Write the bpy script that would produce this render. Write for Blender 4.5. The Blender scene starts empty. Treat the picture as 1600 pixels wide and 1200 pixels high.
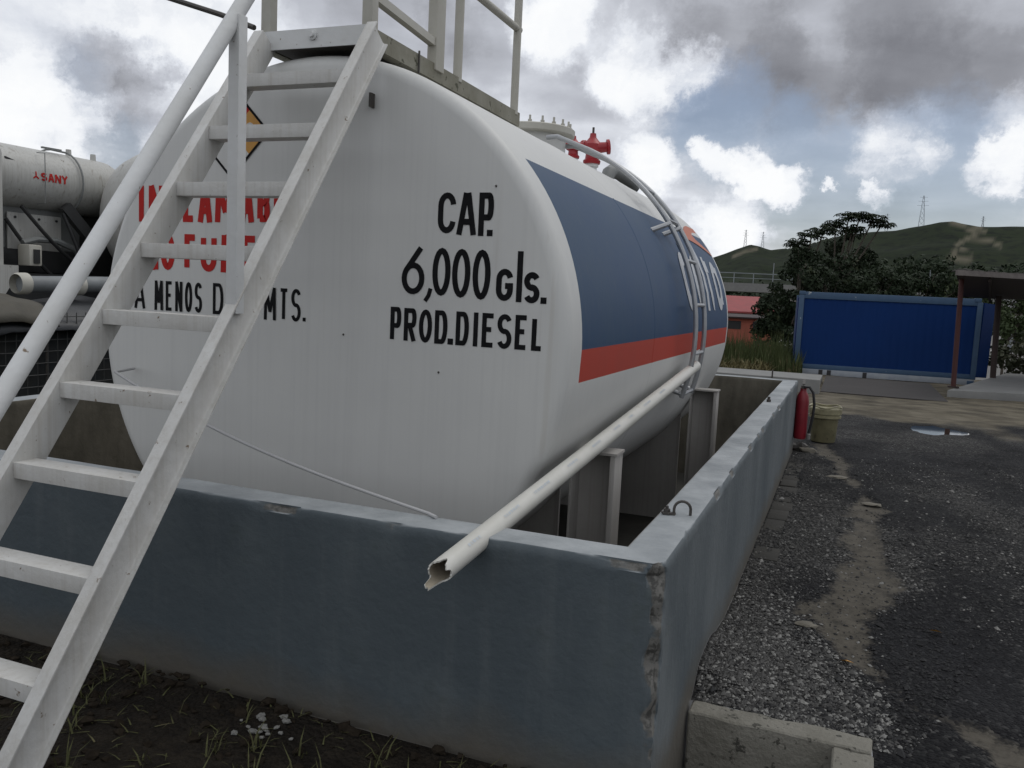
import bpy, bmesh, math, random
from mathutils import Vector, Matrix, noise
random.seed(7)
PI = math.pi; rad = math.radians
S = bpy.context.scene
COL = S.collection
# ------------------------------------------------------------------ camera
CAM = Vector((0.4369, -2.4124, 0.7722))
YAW, PITCH, ROLL, FPX = 0.3712, -0.1077, 0.0476, 1335.1
_f = Vector((-math.sin(YAW)*math.cos(PITCH), math.cos(YAW)*math.cos(PITCH), math.sin(PITCH)))
_r = Vector((math.cos(YAW), math.sin(YAW), 0)); _u = _r.cross(_f)
_r2 = math.cos(ROLL)*_r + math.sin(ROLL)*_u; _u2 = -math.sin(ROLL)*_r + math.cos(ROLL)*_u
cd = bpy.data.cameras.new('camera'); cam = bpy.data.objects.new('camera', cd); COL.objects.link(cam)
cam.matrix_world = Matrix(((_r2.x, _u2.x, -_f.x, CAM.x), (_r2.y, _u2.y, -_f.y, CAM.y), (_r2.z, _u2.z, -_f.z, CAM.z), (0, 0, 0, 1)))
cd.sensor_width = 36; cd.lens = FPX/1600*36; cd.clip_start = 0.05; cd.clip_end = 20000
S.camera = cam
S.view_settings.view_transform = 'Standard'; S.view_settings.look = 'None'
S.view_settings.exposure = 0; S.view_settings.gamma = 1
# ------------------------------------------------------------------ world: broken overcast
W = bpy.data.worlds.new('World'); S.world = W; W.use_nodes = True
wt = W.node_tree; wt.nodes.clear()
def N(t, ty, **kw):
    n = t.nodes.new(ty)
    for k, v in kw.items():
        if k.startswith('i_'):
            key = k[2:]; key = int(key) if key.isdigit() else key.replace('_', ' ')
            n.inputs[key].default_value = v
        else: setattr(n, k, v)
    return n
def math_n(t, op, a, b=None, clamp=False):
    n = t.nodes.new('ShaderNodeMath'); n.operation = op; n.use_clamp = clamp
    for i, v in enumerate((a, b)):
        if v is None: continue
        if isinstance(v, (int, float)): n.inputs[i].default_value = v
        else: t.links.new(v, n.inputs[i])
    return n.outputs[0]
SUN_EL, SUN_AZ = rad(58), rad(35)      # azimuth measured from +Y towards +X
sky = N(wt, 'ShaderNodeTexSky', sky_type='NISHITA', sun_disc=False)
sky.sun_elevation = SUN_EL; sky.sun_rotation = SUN_AZ
tc = N(wt, 'ShaderNodeTexCoord'); L = wt.links.new
# stretch the direction onto a cloud layer so that clouds flatten towards the horizon
sep = N(wt, 'ShaderNodeSeparateXYZ'); L(tc.outputs['Generated'], sep.inputs[0])
zz = math_n(wt, 'ADD', math_n(wt, 'MAXIMUM', sep.outputs[2], 0.0), 0.16)
comb = N(wt, 'ShaderNodeCombineXYZ')
L(math_n(wt, 'DIVIDE', sep.outputs[0], zz), comb.inputs[0]); L(math_n(wt, 'DIVIDE', sep.outputs[1], zz), comb.inputs[1])
n1 = N(wt, 'ShaderNodeTexNoise', i_Scale=0.9, i_Detail=9.0, i_Roughness=0.52, i_Distortion=0.35); L(comb.outputs[0], n1.inputs['Vector'])
n2 = N(wt, 'ShaderNodeTexNoise', i_Scale=3.2, i_Detail=10.0, i_Roughness=0.54, i_Distortion=0.25); L(comb.outputs[0], n2.inputs['Vector'])
n3 = N(wt, 'ShaderNodeTexNoise', i_Scale=9.0, i_Detail=7.0, i_Roughness=0.6); L(tc.outputs['Generated'], n3.inputs['Vector'])
# warped direction for ragged cloud edges
wv = N(wt, 'ShaderNodeTexNoise', i_Scale=8.0, i_Detail=9.0, i_Roughness=0.70); L(tc.outputs['Generated'], wv.inputs['Vector'])
sb = N(wt, 'ShaderNodeVectorMath', operation='SUBTRACT'); L(wv.outputs['Color'], sb.inputs[0]); sb.inputs[1].default_value = (.5, .5, .5)
sc_ = N(wt, 'ShaderNodeVectorMath', operation='SCALE'); L(sb.outputs[0], sc_.inputs[0]); sc_.inputs['Scale'].default_value = 0.13
ad = N(wt, 'ShaderNodeVectorMath', operation='ADD'); L(tc.outputs['Generated'], ad.inputs[0]); L(sc_.outputs[0], ad.inputs[1])
nm = N(wt, 'ShaderNodeVectorMath', operation='NORMALIZE'); L(ad.outputs[0], nm.inputs[0])
def blob(d, r0, r1):
    dt = N(wt, 'ShaderNodeVectorMath', operation='DOT_PRODUCT'); L(nm.outputs[0], dt.inputs[0]); dt.inputs[1].default_value = d
    mr = N(wt, 'ShaderNodeMapRange', interpolation_type='SMOOTHSTEP'); L(dt.outputs['Value'], mr.inputs[0])
    mr.inputs[1].default_value = math.cos(rad(r1)); mr.inputs[2].default_value = math.cos(rad(r0)); return mr.outputs[0]
light = math_n(wt, 'ADD', math_n(wt, 'MULTIPLY', n1.outputs['Fac'], 0.40), math_n(wt, 'MULTIPLY', n2.outputs['Fac'], 0.42))
light = math_n(wt, 'ADD', light, 0.20)
n4 = N(wt, 'ShaderNodeTexNoise', i_Scale=17.0, i_Detail=8.0, i_Roughness=0.6); L(nm.outputs[0], n4.inputs['Vector'])
tex = math_n(wt, 'ADD', math_n(wt, 'MULTIPLY', n4.outputs['Fac'], 2.2), -.15)   # billows inside the white heaps
CLOUDS = [
((-0.7476, 0.6222, 0.2322), 0.86, 7.3, 0.1),
 ((-0.651, 0.7214, 0.2362), 2.58, 7.3, 0.28),
 ((-0.7037, 0.6808, 0.2031), 0.43, 3.0, -0.3),
 ((-0.6881, 0.7032, 0.1792), 0.21, 2.58, -0.3),
 ((-0.7174, 0.6619, 0.2175), 0.21, 2.15, -0.15),
 ((-0.7501, 0.6448, 0.1468), 1.72, 4.72, 0.26),
 ((-0.7671, 0.6164, 0.178), 0.86, 3.43, 0.02),
 ((-0.7134, 0.69, 0.1225), 0.64, 2.79, -0.24),
 ((-0.6497, 0.7499, 0.1247), 0.43, 3.43, 0.1),
 ((-0.5621, 0.7826, 0.2674), 2.15, 6.01, -0.02),
 ((-0.478, 0.8375, 0.2648), 1.72, 5.15, -0.16),
 ((-0.3912, 0.8794, 0.2713), 1.29, 3.86, -0.16),
 ((-0.4138, 0.8595, 0.3001), 0.43, 2.58, -0.1),
 ((-0.3125, 0.9016, 0.2993), 1.07, 3.22, 0.34),
 ((-0.3148, 0.9199, 0.2339), 1.29, 3.43, -0.1),
 ((-0.2343, 0.9398, 0.2487), 1.29, 3.43, 0.36),
 ((-0.1808, 0.9539, 0.2396), 0.43, 2.36, 0.3),
 ((-0.208, 0.9326, 0.2949), 0.86, 3.86, -0.1),
 ((-0.1417, 0.9557, 0.258), 1.72, 5.15, -0.3),
 ((-0.0819, 0.9692, 0.2323), 1.29, 3.86, -0.16),
 ((-0.0223, 0.962, 0.2723), 2.58, 7.3, -0.25),
 ((0.0773, 0.9609, 0.266), 2.58, 6.87, -0.24),
 ((0.1146, 0.9666, 0.2294), 0.86, 3.43, -0.18),
 ((0.0358, 0.973, 0.2282), 1.29, 3.86, -0.22),
 ((-0.2259, 0.9631, 0.1465), 0.86, 2.79, 0.34),
 ((-0.1094, 0.9836, 0.1431), 0.43, 1.93, 0.46),
 ((-0.0749, 0.9893, 0.1252), 0.34, 1.72, 0.4),
 ((-0.1438, 0.9774, 0.1548), 0.34, 1.46, 0.36),
 ((-0.0296, 0.9908, 0.1322), 0.13, 0.69, 0.4),
 ((0.0102, 0.9919, 0.1263), 0.13, 0.94, 0.4),
 ((0.0295, 0.985, 0.1703), 0.86, 3.0, 0.28),
 ((0.125, 0.9818, 0.1432), 0.52, 2.15, 0.4),
 ((0.1352, 0.9717, 0.1935), 0.43, 2.58, 0.25),
 ((-0.152, 0.971, 0.1847), 0.86, 3.43, -0.16),
 ((-0.0789, 0.9796, 0.1847), 0.86, 3.0, -0.1),
 ((-0.0272, 0.9944, 0.1022), 1.72, 5.15, -0.18),
 ((0.0767, 0.9903, 0.1158), 2.15, 5.58, -0.2),
 ((-0.1268, 0.9875, 0.0935), 0.64, 2.36, 0.14),
 ((-0.1524, 0.9864, 0.0611), 0.64, 3.0, 0.28),
 ((-0.1184, 0.9906, 0.0692), 0.43, 2.15, 0.2),
 ((0.0, -0.90, 0.44), 30, 80, .12), ((0.1, 0.25, 0.96), 15, 45, .30)]  # unseen sky behind and overhead, brightened to light upright faces and tops
for d, a, b, w in CLOUDS:
    bl_ = math_n(wt, 'MULTIPLY', blob(Vector(d).normalized(), a, b), w*(.70 if w < 0 else .90))
    if 0 < w and b < 20: bl_ = math_n(wt, 'MULTIPLY', bl_, tex)
    light = math_n(wt, 'ADD', light, bl_)
light = math_n(wt, 'ADD', light, math_n(wt, 'MULTIPLY', math_n(wt, 'SUBTRACT', n3.outputs['Fac'], 0.5), 0.16))
ramp = N(wt, 'ShaderNodeValToRGB'); cr = ramp.color_ramp
cr.elements[0].position = 0.08; cr.elements[0].color = (.19, .195, .22, 1)
cr.elements[1].position = 1.0; cr.elements[1].color = (.98, .99, 1.0, 1)
for p, c in ((.34, (.31, .32, .355, 1)), (.52, (.50, .52, .575, 1)), (.70, (.75, .78, .84, 1)), (.84, (.92, .94, .97, 1))):
    e = cr.elements.new(p); e.color = c
L(light, ramp.inputs[0])
# gaps of blue between the clouds
gap = None
for d, a, b, w in [((-0.152, 0.971, 0.1847), 1.29, 4.72, 0.85),
 ((-0.0719, 0.9814, 0.1782), 0.86, 3.86, 0.8),
 ((-0.0315, 0.9874, 0.1551), 0.86, 3.86, 0.8),
 ((-0.0272, 0.9944, 0.1022), 2.58, 6.87, 0.75),
 ((0.0826, 0.9898, 0.1158), 3.0, 7.3, 0.8),
 ((0.0878, 0.9807, 0.1748), 0.86, 3.43, 0.6),
 ((-0.7572, 0.6294, 0.1746), 1.29, 4.72, 0.5),
 ((-0.7134, 0.69, 0.1225), 0.86, 3.43, 0.55)]:
    g = math_n(wt, 'MULTIPLY', blob(Vector(d).normalized(), a, b), w)
    gap = g if gap is None else math_n(wt, 'MAXIMUM', gap, g)
thin = N(wt, 'ShaderNodeMapRange', interpolation_type='SMOOTHSTEP'); L(light, thin.inputs[0])
thin.inputs[1].default_value = .80; thin.inputs[2].default_value = .50
gap = math_n(wt, 'MULTIPLY', math_n(wt, 'MULTIPLY', gap, thin.outputs[0]), .80)
cl10 = N(wt, 'ShaderNodeMix', data_type='RGBA', blend_type='MULTIPLY'); cl10.inputs['Factor'].default_value = 1
L(ramp.outputs[0], cl10.inputs['A']); cl10.inputs['B'].default_value = (10, 10, 10, 1)
mixs = N(wt, 'ShaderNodeMix', data_type='RGBA'); L(gap, mixs.inputs['Factor']); L(cl10.outputs['Result'], mixs.inputs['A'])
skd = N(wt, 'ShaderNodeMix', data_type='RGBA', blend_type='MULTIPLY'); skd.inputs['Factor'].default_value = 1   # thin veil of cloud over the blue
L(sky.outputs[0], skd.inputs['A']); skd.inputs['B'].default_value = (.80, .78, .80, 1); L(skd.outputs['Result'], mixs.inputs['B'])
bg = N(wt, 'ShaderNodeBackground'); bg.inputs['Strength'].default_value = 0.1; L(mixs.outputs['Result'], bg.inputs['Color'])
L(bg.outputs[0], N(wt, 'ShaderNodeOutputWorld').inputs['Surface'])
sd = bpy.data.lights.new('sun', 'SUN'); sd.energy = 0.5; sd.angle = rad(22); sd.color = (1, .96, .9)
so = bpy.data.objects.new('sun', sd); COL.objects.link(so)
sdir = Vector((math.sin(SUN_AZ)*math.cos(SUN_EL), math.cos(SUN_AZ)*math.cos(SUN_EL), math.sin(SUN_EL)))
so.rotation_euler = sdir.to_track_quat('Z', 'Y').to_euler(); so.location = (6, 8, 12)

# ------------------------------------------------------------------ materials
def mat(name, base, rough=.6, var=None, scale=4.0, detail=6.0, amount=.5, bump=0, bscale=40, metal=0, spec=.5,
        spots=None, spot_scale=20, spot_thr=.62, streak=None, coat=0, stretch=None):
    """procedural material: base colour, a second tone by noise, optional spots of a third colour, vertical run streaks, bump"""
    m = bpy.data.materials.new(name); m.use_nodes = True; t = m.node_tree; b = t.nodes['Principled BSDF']
    b.inputs['Roughness'].default_value = rough; b.inputs['Metallic'].default_value = metal; b.inputs['Specular IOR Level'].default_value = spec
    b.inputs['Coat Weight'].default_value = coat
    tcn = N(t, 'ShaderNodeTexCoord'); vec = tcn.outputs['Object']
    if stretch:
        mp = N(t, 'ShaderNodeMapping'); mp.inputs['Scale'].default_value = stretch; t.links.new(vec, mp.inputs[0]); vec2 = mp.outputs[0]
    else: vec2 = vec
    col = None
    def mix(fac, a, c):
        n = N(t, 'ShaderNodeMix', data_type='RGBA'); t.links.new(fac, n.inputs['Factor'])
        if isinstance(a, tuple): n.inputs['A'].default_value = a + (1,)
        else: t.links.new(a, n.inputs['A'])
        n.inputs['B'].default_value = c + (1,); return n.outputs['Result']
    def rng(sock, lo, hi, to=1.0):
        n = N(t, 'ShaderNodeMapRange'); t.links.new(sock, n.inputs[0]); n.inputs[1].default_value = lo; n.inputs[2].default_value = hi; n.inputs[4].default_value = to
        return n.outputs[0]
    col = base
    if var:
        n = N(t, 'ShaderNodeTexNoise', i_Scale=scale, i_Detail=detail, i_Roughness=.62); t.links.new(vec2, n.inputs['Vector'])
        col = mix(rng(n.outputs['Fac'], .5-amount*.35, .5+amount*.35), col, var)
    if streak:
        scol, samt = streak
        mp = N(t, 'ShaderNodeMapping'); mp.inputs['Scale'].default_value = (55, 55, 1.1); t.links.new(vec, mp.inputs[0])
        n = N(t, 'ShaderNodeTexNoise', i_Scale=1.0, i_Detail=5.0, i_Roughness=.6); t.links.new(mp.outputs[0], n.inputs['Vector'])
        col = mix(rng(n.outputs['Fac'], .47, .75, samt), col, scol)
    if spots:
        n = N(t, 'ShaderNodeTexNoise', i_Scale=spot_scale, i_Detail=5.0, i_Roughness=.65); t.links.new(vec, n.inputs['Vector'])
        col = mix(rng(n.outputs['Fac'], spot_thr, spot_thr+.05), col, spots)
    if isinstance(col, tuple): b.inputs['Base Color'].default_value = col + (1,)
    else: t.links.new(col, b.inputs['Base Color'])
    if bump:
        n = N(t, 'ShaderNodeTexNoise', i_Scale=bscale, i_Detail=6.0, i_Roughness=.6); t.links.new(vec, n.inputs['Vector'])
        bp = N(t, 'ShaderNodeBump'); bp.inputs['Strength'].default_value = bump; bp.inputs['Distance'].default_value = .02
        t.links.new(n.outputs['Fac'], bp.inputs['Height']); t.links.new(bp.outputs[0], b.inputs['Normal'])
    return m
M = {}
M['tank_white'] = mat('tank_white', (.60, .60, .575), .5, (.535, .535, .52), 1.3, 5, .8, .04, 3, streak=((.44, .44, .43), .22), spots=(.22, .19, .15), spot_scale=23, spot_thr=.775)
M['tank_blue'] = mat('tank_blue', (.017, .052, .130), .55, (.042, .078, .125), 1.1, 5, .9, .03, 4, streak=((.07, .095, .125), .3), spec=.3)
M['tank_red'] = mat('tank_red', (.44, .050, .030), .6, (.36, .058, .04), 2, 5, .8, spec=.25)
M['orange'] = mat('orange_paint', (.50, .13, .045), .5, (.42, .12, .07), 3)
M['logo_white'] = mat('faded_white_paint', (.54, .55, .56), .55, (.38, .41, .45), 9, 6, .8)
M['black_paint'] = mat('black_paint', (.006, .006, .007), .7, (.012, .012, .013), 20, spec=.12)
M['red_paint'] = mat('red_letter_paint', (.46, .020, .015), .65, (.38, .02, .018), 12, spec=.2)
M['yellow_paint'] = mat('yellow_paint', (.55, .27, .035), .5, (.48, .24, .05), 12)
M['blue_paint'] = mat('blue_paint', (.03, .08, .28), .5, (.04, .09, .25), 12)
M['frame_white'] = mat('frame_white', (.66, .67, .67), .5, (.56, .56, .54), 5, 7, .8, .12, 30, spots=(.20, .15, .10), spot_scale=34, spot_thr=.675)
M['frame_dirty'] = mat('frame_dirty', (.60, .60, .585), .55, (.44, .425, .39), 6, 8, .9, .15, 30, streak=((.33, .30, .25), .35), spots=(.15, .105, .065), spot_scale=30, spot_thr=.655)
M['frame_cream'] = mat('frame_cream', (.50, .49, .44), .55, (.40, .38, .32), 5, 7, .9, .12, 30, spots=(.12, .09, .05), spot_scale=22, spot_thr=.70)
M['fascia'] = mat('fascia_mossy', (.30, .29, .24), .65, (.13, .12, .075), 4, 7, .8, .2, 30, spots=(.06, .06, .03), spot_scale=18, spot_thr=.60)
M['galv'] = mat('galvanised', (.42, .43, .44), .42, (.32, .33, .34), 14, 5, .8, metal=.55)
M['saddle'] = mat('saddle_grey', (.38, .365, .345), .65, (.30, .285, .265), 3, 6, .8, .1, 25, streak=((.22, .20, .18), .4))
M['pvc'] = mat('pvc_white', (.58, .57, .53), .42, (.49, .48, .43), 6, 6, .8, spots=(.30, .28, .24), spot_scale=34, spot_thr=.68)
M['pvc_in'] = mat('pvc_inside', (.36, .32, .25), .7, (.22, .19, .14), 12)
M['print'] = mat('blue_print', (.40, .46, .52), .6, (.53, .53, .51), 60)
M['rope'] = mat('rope', (.40, .40, .40), .9)
M['valve_red'] = mat('valve_red', (.36, .016, .022), .42, (.26, .015, .02), 16, 5, .8)
M['dark_steel'] = mat('dark_steel', (.035, .033, .03), .55, (.07, .06, .05), 14, 6, .8, .2, 40)
M['black_rubber'] = mat('black_rubber', (.013, .013, .014), .6, (.02, .02, .02), 10)
M['ext_red'] = mat('extinguisher_red', (.22, .008, .018), .45, (.17, .008, .015), 9)
M['bucket'] = mat('bucket_yellowed', (.22, .20, .11), .6, (.10, .09, .05), 9, 6, .9, .1, 30, spots=(.08, .07, .04), spot_scale=16, spot_thr=.6)
M['bucket_rim'] = mat('bucket_rim', (.29, .265, .16), .5, (.16, .145, .085), 12)
M['concrete'] = mat('raw_concrete', (.25, .238, .205), .92, (.125, .118, .095), 4, 9, .8, .7, 40, spots=(.055, .052, .043), spot_scale=22, spot_thr=.60)
M['concrete_pale'] = mat('pale_concrete', (.22, .22, .21), .85, (.15, .15, .145), 2, 8, .9, .3, 20)
M['concrete_dirty'] = mat('dirty_concrete', (.036, .033, .027), .9, (.018, .017, .014), 3, 8, .9, .3, 20)
M['cont_blue'] = mat('container_blue', (.001, .026, .125), .65, (.001, .021, .100), .6, 4, .9, spec=.18)
M['cont_frame'] = mat('container_frame', (.045, .092, .165), .6, (.032, .070, .13), 4, 6, .9, spots=(.40, .42, .42), spot_scale=5, spot_thr=.66)
M['cont_pale'] = mat('container_sill', (.36, .38, .40), .6, (.22, .25, .30), 4, 6, .9)
M['rust_red'] = mat('oxide_red', (.055, .010, .008), .7, (.042, .010, .008), 5)
M['rust_brown'] = mat('oxide_brown', (.030, .014, .011), .7, (.022, .012, .010), 3)
M['roof_edge'] = mat('roof_edge', (.17, .15, .14), .7, (.10, .085, .08), 5)
M['roof_tile_red'] = mat('red_roof', (.30, .055, .055), .7, (.24, .05, .05), 2)
M['salmon'] = mat('salmon_wall', (.38, .10, .065), .8, (.31, .09, .06), 1)
M['house_white'] = mat('house_white', (.55, .54, .52), .8, (.45, .44, .42), 1)
M['dark_open'] = mat('dark_opening', (.02, .02, .022), .6)
M['glass_dark'] = mat('dark_window', (.02, .025, .03), .15)
M['truck_white'] = mat('truck_white', (.50, .50, .475), .5, (.39, .385, .36), 2.5, 7, .9, streak=((.24, .22, .19), .5), spots=(.17, .15, .12), spot_scale=9, spot_thr=.66)
M['truck_grey'] = mat('truck_grey', (.21, .22, .215), .6, (.15, .155, .15), 4, 6, .9)
M['truck_dark'] = mat('truck_dark', (.016, .017, .018), .6, (.03, .03, .03), 6, 6, .9)
M['grey_pipe'] = mat('grey_pipe', (.20, .215, .22), .5, (.15, .16, .165), 5)
M['tarp_dark'] = mat('tarp_dark', (.012, .014, .018), .42, (.020, .021, .022), 4, 6, .9, .3, 14)
M['tarp_khaki'] = mat('tarp_khaki', (.075, .066, .045), .6, (.04, .036, .028), 5, 6, .9, .3, 14)
M['shade'] = mat('shade_cloth', (.012, .016, .018), .9, (.018, .018, .016), 8)
M['mesh_wire'] = mat('mesh_wire', (.045, .048, .045), .6, (.03, .03, .03), 20)
M['pylon'] = mat('pylon_steel', (.21, .23, .25), .6)
M['sign_white'] = mat('sign_white', (.50, .50, .51), .6, (.42, .42, .43), 3)
M['sign_red'] = mat('sign_red', (.36, .02, .045), .6)
M['bark'] = mat('bark', (.05, .04, .03), .9, (.08, .07, .055), 6)
def leaf_mat(name, a, b, c):
    m = mat(name, a, .75, b, .35, 5, 1.0, spots=c, spot_scale=1.3, spot_thr=.60, spec=.25)
    return m
M['leaf'] = leaf_mat('leaf_dark', (.010, .018, .008), (.018, .030, .011), (.034, .042, .017))
M['leaf_mid'] = leaf_mat('leaf_mid', (.030, .048, .018), (.045, .060, .022), (.075, .080, .032))
M['leaf_pale'] = leaf_mat('leaf_pale', (.045, .055, .030), (.08, .085, .05), (.13, .13, .085))
M['grass_tall'] = leaf_mat('tall_grass', (.040, .058, .020), (.06, .068, .0205), (.13, .11, .055))
M['grass_dry'] = leaf_mat('dry_grass', (.115, .095, .040), (.085, .075, .030), (.16, .13, .06))
M['weed'] = leaf_mat('weed_blade', (.055, .068, .022), (.085, .078, .035), (.15, .125, .07))
M['pebble'] = mat('pale_stone', (.16, .157, .147), .9, (.20, .195, .18), 30)
M['stone_tan'] = mat('tan_stone', (.17, .155, .125), .9, (.11, .10, .08), 14, bump=.3)
M['truck_red'] = M['red_paint']

def weep(m, col, thr, amt):
    """sparse long vertical runs of a stain colour"""
    t = m.node_tree; b = t.nodes['Principled BSDF']; src = b.inputs['Base Color'].links[0].from_socket
    tcn = N(t, 'ShaderNodeTexCoord'); mp = N(t, 'ShaderNodeMapping'); mp.inputs['Scale'].default_value = (17, 17, .55); t.links.new(tcn.outputs['Object'], mp.inputs[0])
    n = N(t, 'ShaderNodeTexNoise', i_Scale=1.0, i_Detail=3.0); t.links.new(mp.outputs[0], n.inputs['Vector'])
    r = N(t, 'ShaderNodeMapRange'); t.links.new(n.outputs['Fac'], r.inputs[0]); r.inputs[1].default_value = thr; r.inputs[2].default_value = thr+.09; r.inputs[4].default_value = amt
    x = N(t, 'ShaderNodeMix', data_type='RGBA'); t.links.new(r.outputs[0], x.inputs['Factor']); t.links.new(src, x.inputs['A']); x.inputs['B'].default_value = col+(1,)
    t.links.new(x.outputs['Result'], b.inputs['Base Color'])
weep(M['tank_white'], (.36, .32, .26), .68, .20); weep(M['tank_blue'], (.10, .12, .14), .66, .35); weep(M['truck_white'], (.16, .13, .09), .62, .5)
weep(M['pvc'], (.30, .27, .2), .66, .3)
# ------------------------------------------------------------------ mesh builder
ORG = {}
class MB:
    def __init__(s): s.v = []; s.f = []; s.mi = []; s.cur = 0
    def add(s, vs, fs):
        k = len(s.v); s.v += [tuple(v) for v in vs]; s.f += [tuple(i+k for i in f) for f in fs]; s.mi += [s.cur]*len(fs); return s
    def box(s, x0, y0, z0, x1, y1, z1):
        return s.add([(x0,y0,z0),(x1,y0,z0),(x1,y1,z0),(x0,y1,z0),(x0,y0,z1),(x1,y0,z1),(x1,y1,z1),(x0,y1,z1)],
                     [(3,2,1,0),(4,5,6,7),(0,1,5,4),(1,2,6,5),(2,3,7,6),(3,0,4,7)])
    def bar(s, a, b, w, h, up=(0,0,1)):
        """rectangular bar from a to b; w across, h along 'up'"""
        a = Vector(a); b = Vector(b); d = (b-a).normalized(); up = Vector(up); sx = d.cross(up).normalized(); uy = sx.cross(d)
        vs = [p + sx*i*w/2 + uy*j*h/2 for p in (a, b) for i, j in ((-1,-1),(1,-1),(1,1),(-1,1))]
        return s.add(vs, [(0,1,2,3)[::-1],(4,5,6,7),(0,1,5,4),(1,2,6,5),(2,3,7,6),(3,0,4,7)][0:6])
    def prism(s, prof, a, b, sx, uy):
        """extrude a closed 2D profile (in sx, uy) from a to b"""
        a = Vector(a); b = Vector(b); sx = Vector(sx); uy = Vector(uy); n = len(prof)
        vs = [p + sx*x + uy*y for p in (a, b) for x, y in prof]
        return s.add(vs, [tuple(range(n))[::-1], tuple(range(n, 2*n))] + [(i, (i+1) % n, (i+1) % n+n, i+n) for i in range(n)])
    def tube(s, pts, r, n=12, cap=True):
        pts = [Vector(p) for p in pts]; k = len(pts); rs = r if isinstance(r, (list, tuple)) else [r]*k
        up = Vector((0,0,1)); vs = []; prev = None
        for i, p in enumerate(pts):
            d = (pts[min(i+1,k-1)] - pts[max(i-1,0)]).normalized()
            if prev is None:
                x = d.cross(up if abs(d.dot(up)) < .95 else Vector((1,0,0))).normalized()
            else: x = (prev - d*prev.dot(d)).normalized()
            prev = x; y = d.cross(x)
            vs += [p + (x*math.cos(2*PI*j/n) + y*math.sin(2*PI*j/n))*rs[i] for j in range(n)]
        fs = [(i*n+j, i*n+(j+1) % n, (i+1)*n+(j+1) % n, (i+1)*n+j) for i in range(k-1) for j in range(n)]
        if cap: fs += [tuple(range(n))[::-1], tuple(range((k-1)*n, k*n))]
        return s.add(vs, fs)
    def lathe(s, prof, c, ax=(0,0,1), n=32):
        """prof: (radius, height along axis)"""
        c = Vector(c); ax = Vector(ax).normalized(); x = ax.cross(Vector((0,1,0)) if abs(ax.y) < .9 else Vector((1,0,0))).normalized(); y = ax.cross(x)
        vs = [c + ax*h + (x*math.cos(2*PI*j/n) + y*math.sin(2*PI*j/n))*max(r, 1e-4) for r, h in prof for j in range(n)]
        return s.add(vs, [(i*n+j, i*n+(j+1) % n, (i+1)*n+(j+1) % n, (i+1)*n+j) for i in range(len(prof)-1) for j in range(n)])
    def rock(s, c, r, sq=(1,1,1), sub=1, jit=.25):
        bm = bmesh.new(); bmesh.ops.create_icosphere(bm, subdivisions=sub, radius=1); o = Vector((random.random()*50, random.random()*50, 0))
        bm.verts.ensure_lookup_table()
        vs = [(Vector(c) + Vector((v.co.x*sq[0], v.co.y*sq[1], v.co.z*sq[2]))*r*(1+jit*noise.noise(v.co*1.7+o)*2)) for v in bm.verts]
        fs = [tuple(v.index for v in f.verts) for f in bm.faces]; bm.free(); return s.add(vs, fs)
    def build(s, name, m, parent=None, smooth=False, bevel=0, angle=35):
        me = bpy.data.meshes.new(name); o = ORG.get(parent.name, Vector()) if parent else Vector()
        me.from_pydata([tuple(Vector(v)-o) for v in s.v], [], s.f)
        for mm in (m if isinstance(m, list) else [m]): me.materials.append(mm)
        if isinstance(m, list): me.polygons.foreach_set('material_index', s.mi)
        bm = bmesh.new(); bm.from_mesh(me); bmesh.ops.recalc_face_normals(bm, faces=bm.faces)
        if bevel:
            es = [e for e in bm.edges if len(e.link_faces) == 2 and e.calc_face_angle(0) > .5]
            bmesh.ops.bevel(bm, geom=es, offset=bevel, segments=2, affect='EDGES', profile=.6)
        bm.to_mesh(me); bm.free()
        ob = bpy.data.objects.new(name, me); COL.objects.link(ob)
        if smooth or bevel:
            me.polygons.foreach_set('use_smooth', [True]*len(me.polygons)); me.set_sharp_from_angle(angle=rad(angle))
        if parent: ob.parent = parent; ORG[ob.name] = o
        return ob
def tag(o, label=None, cat=None, group=None, kind=None):
    if label: o['label'] = label
    if cat: o['category'] = cat
    if group: o['group'] = group
    if kind: o['kind'] = kind
    return o
def thing(name, label, cat, loc=(0,0,0), group=None, rz=0, local=False):
    o = bpy.data.objects.new(name, None); COL.objects.link(o); o.location = loc; o.rotation_euler = (0,0,rz); o.empty_display_size = .1
    ORG[o.name] = Vector() if local else Vector(loc)
    return tag(o, label, cat, group)
def copy_tree(o, parent=None):
    c = o.copy(); COL.objects.link(c); c.parent = parent
    for ch in list(o.children): copy_tree(ch, c)
    return c

# ------------------------------------------------------------------ lettering: painted strokes
def arc(cx, cy, rx, ry, a0, a1, n=10):
    return [(cx+rx*math.cos(rad(a0+(a1-a0)*i/n)), cy+ry*math.sin(rad(a0+(a1-a0)*i/n))) for i in range(n+1)]
def ring(x0, x1, y0, y1):
    w = (x1-x0)/2; cx = (x0+x1)/2; ry = min(w*1.25, (y1-y0)/2)
    return arc(cx, y1-ry, w, ry, 0, 180, 12) + arc(cx, y0+ry, w, ry, 180, 360, 12) + [(x1, y1-ry)]
def bowl(x0, x1, y0, y1):
    r = min((y1-y0)/2, (x1-x0)*.8)
    return [(x0, y1), (x1-r*.8, y1)] + arc(x1-r*.8, y1-r, r*.8, r, 90, 0, 7) + arc(x1-r*.8, y0+r, r*.8, r, 0, -90, 7) + [(x0, y0)]
SS = arc(.5, .76, .5, .24, 25, 180, 9) + arc(.5, .76, .5, .26, 180, 265, 6) + arc(.5, .25, .5, .26, 85, 0, 6) + arc(.5, .25, .5, .25, 0, -155, 9)
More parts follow.
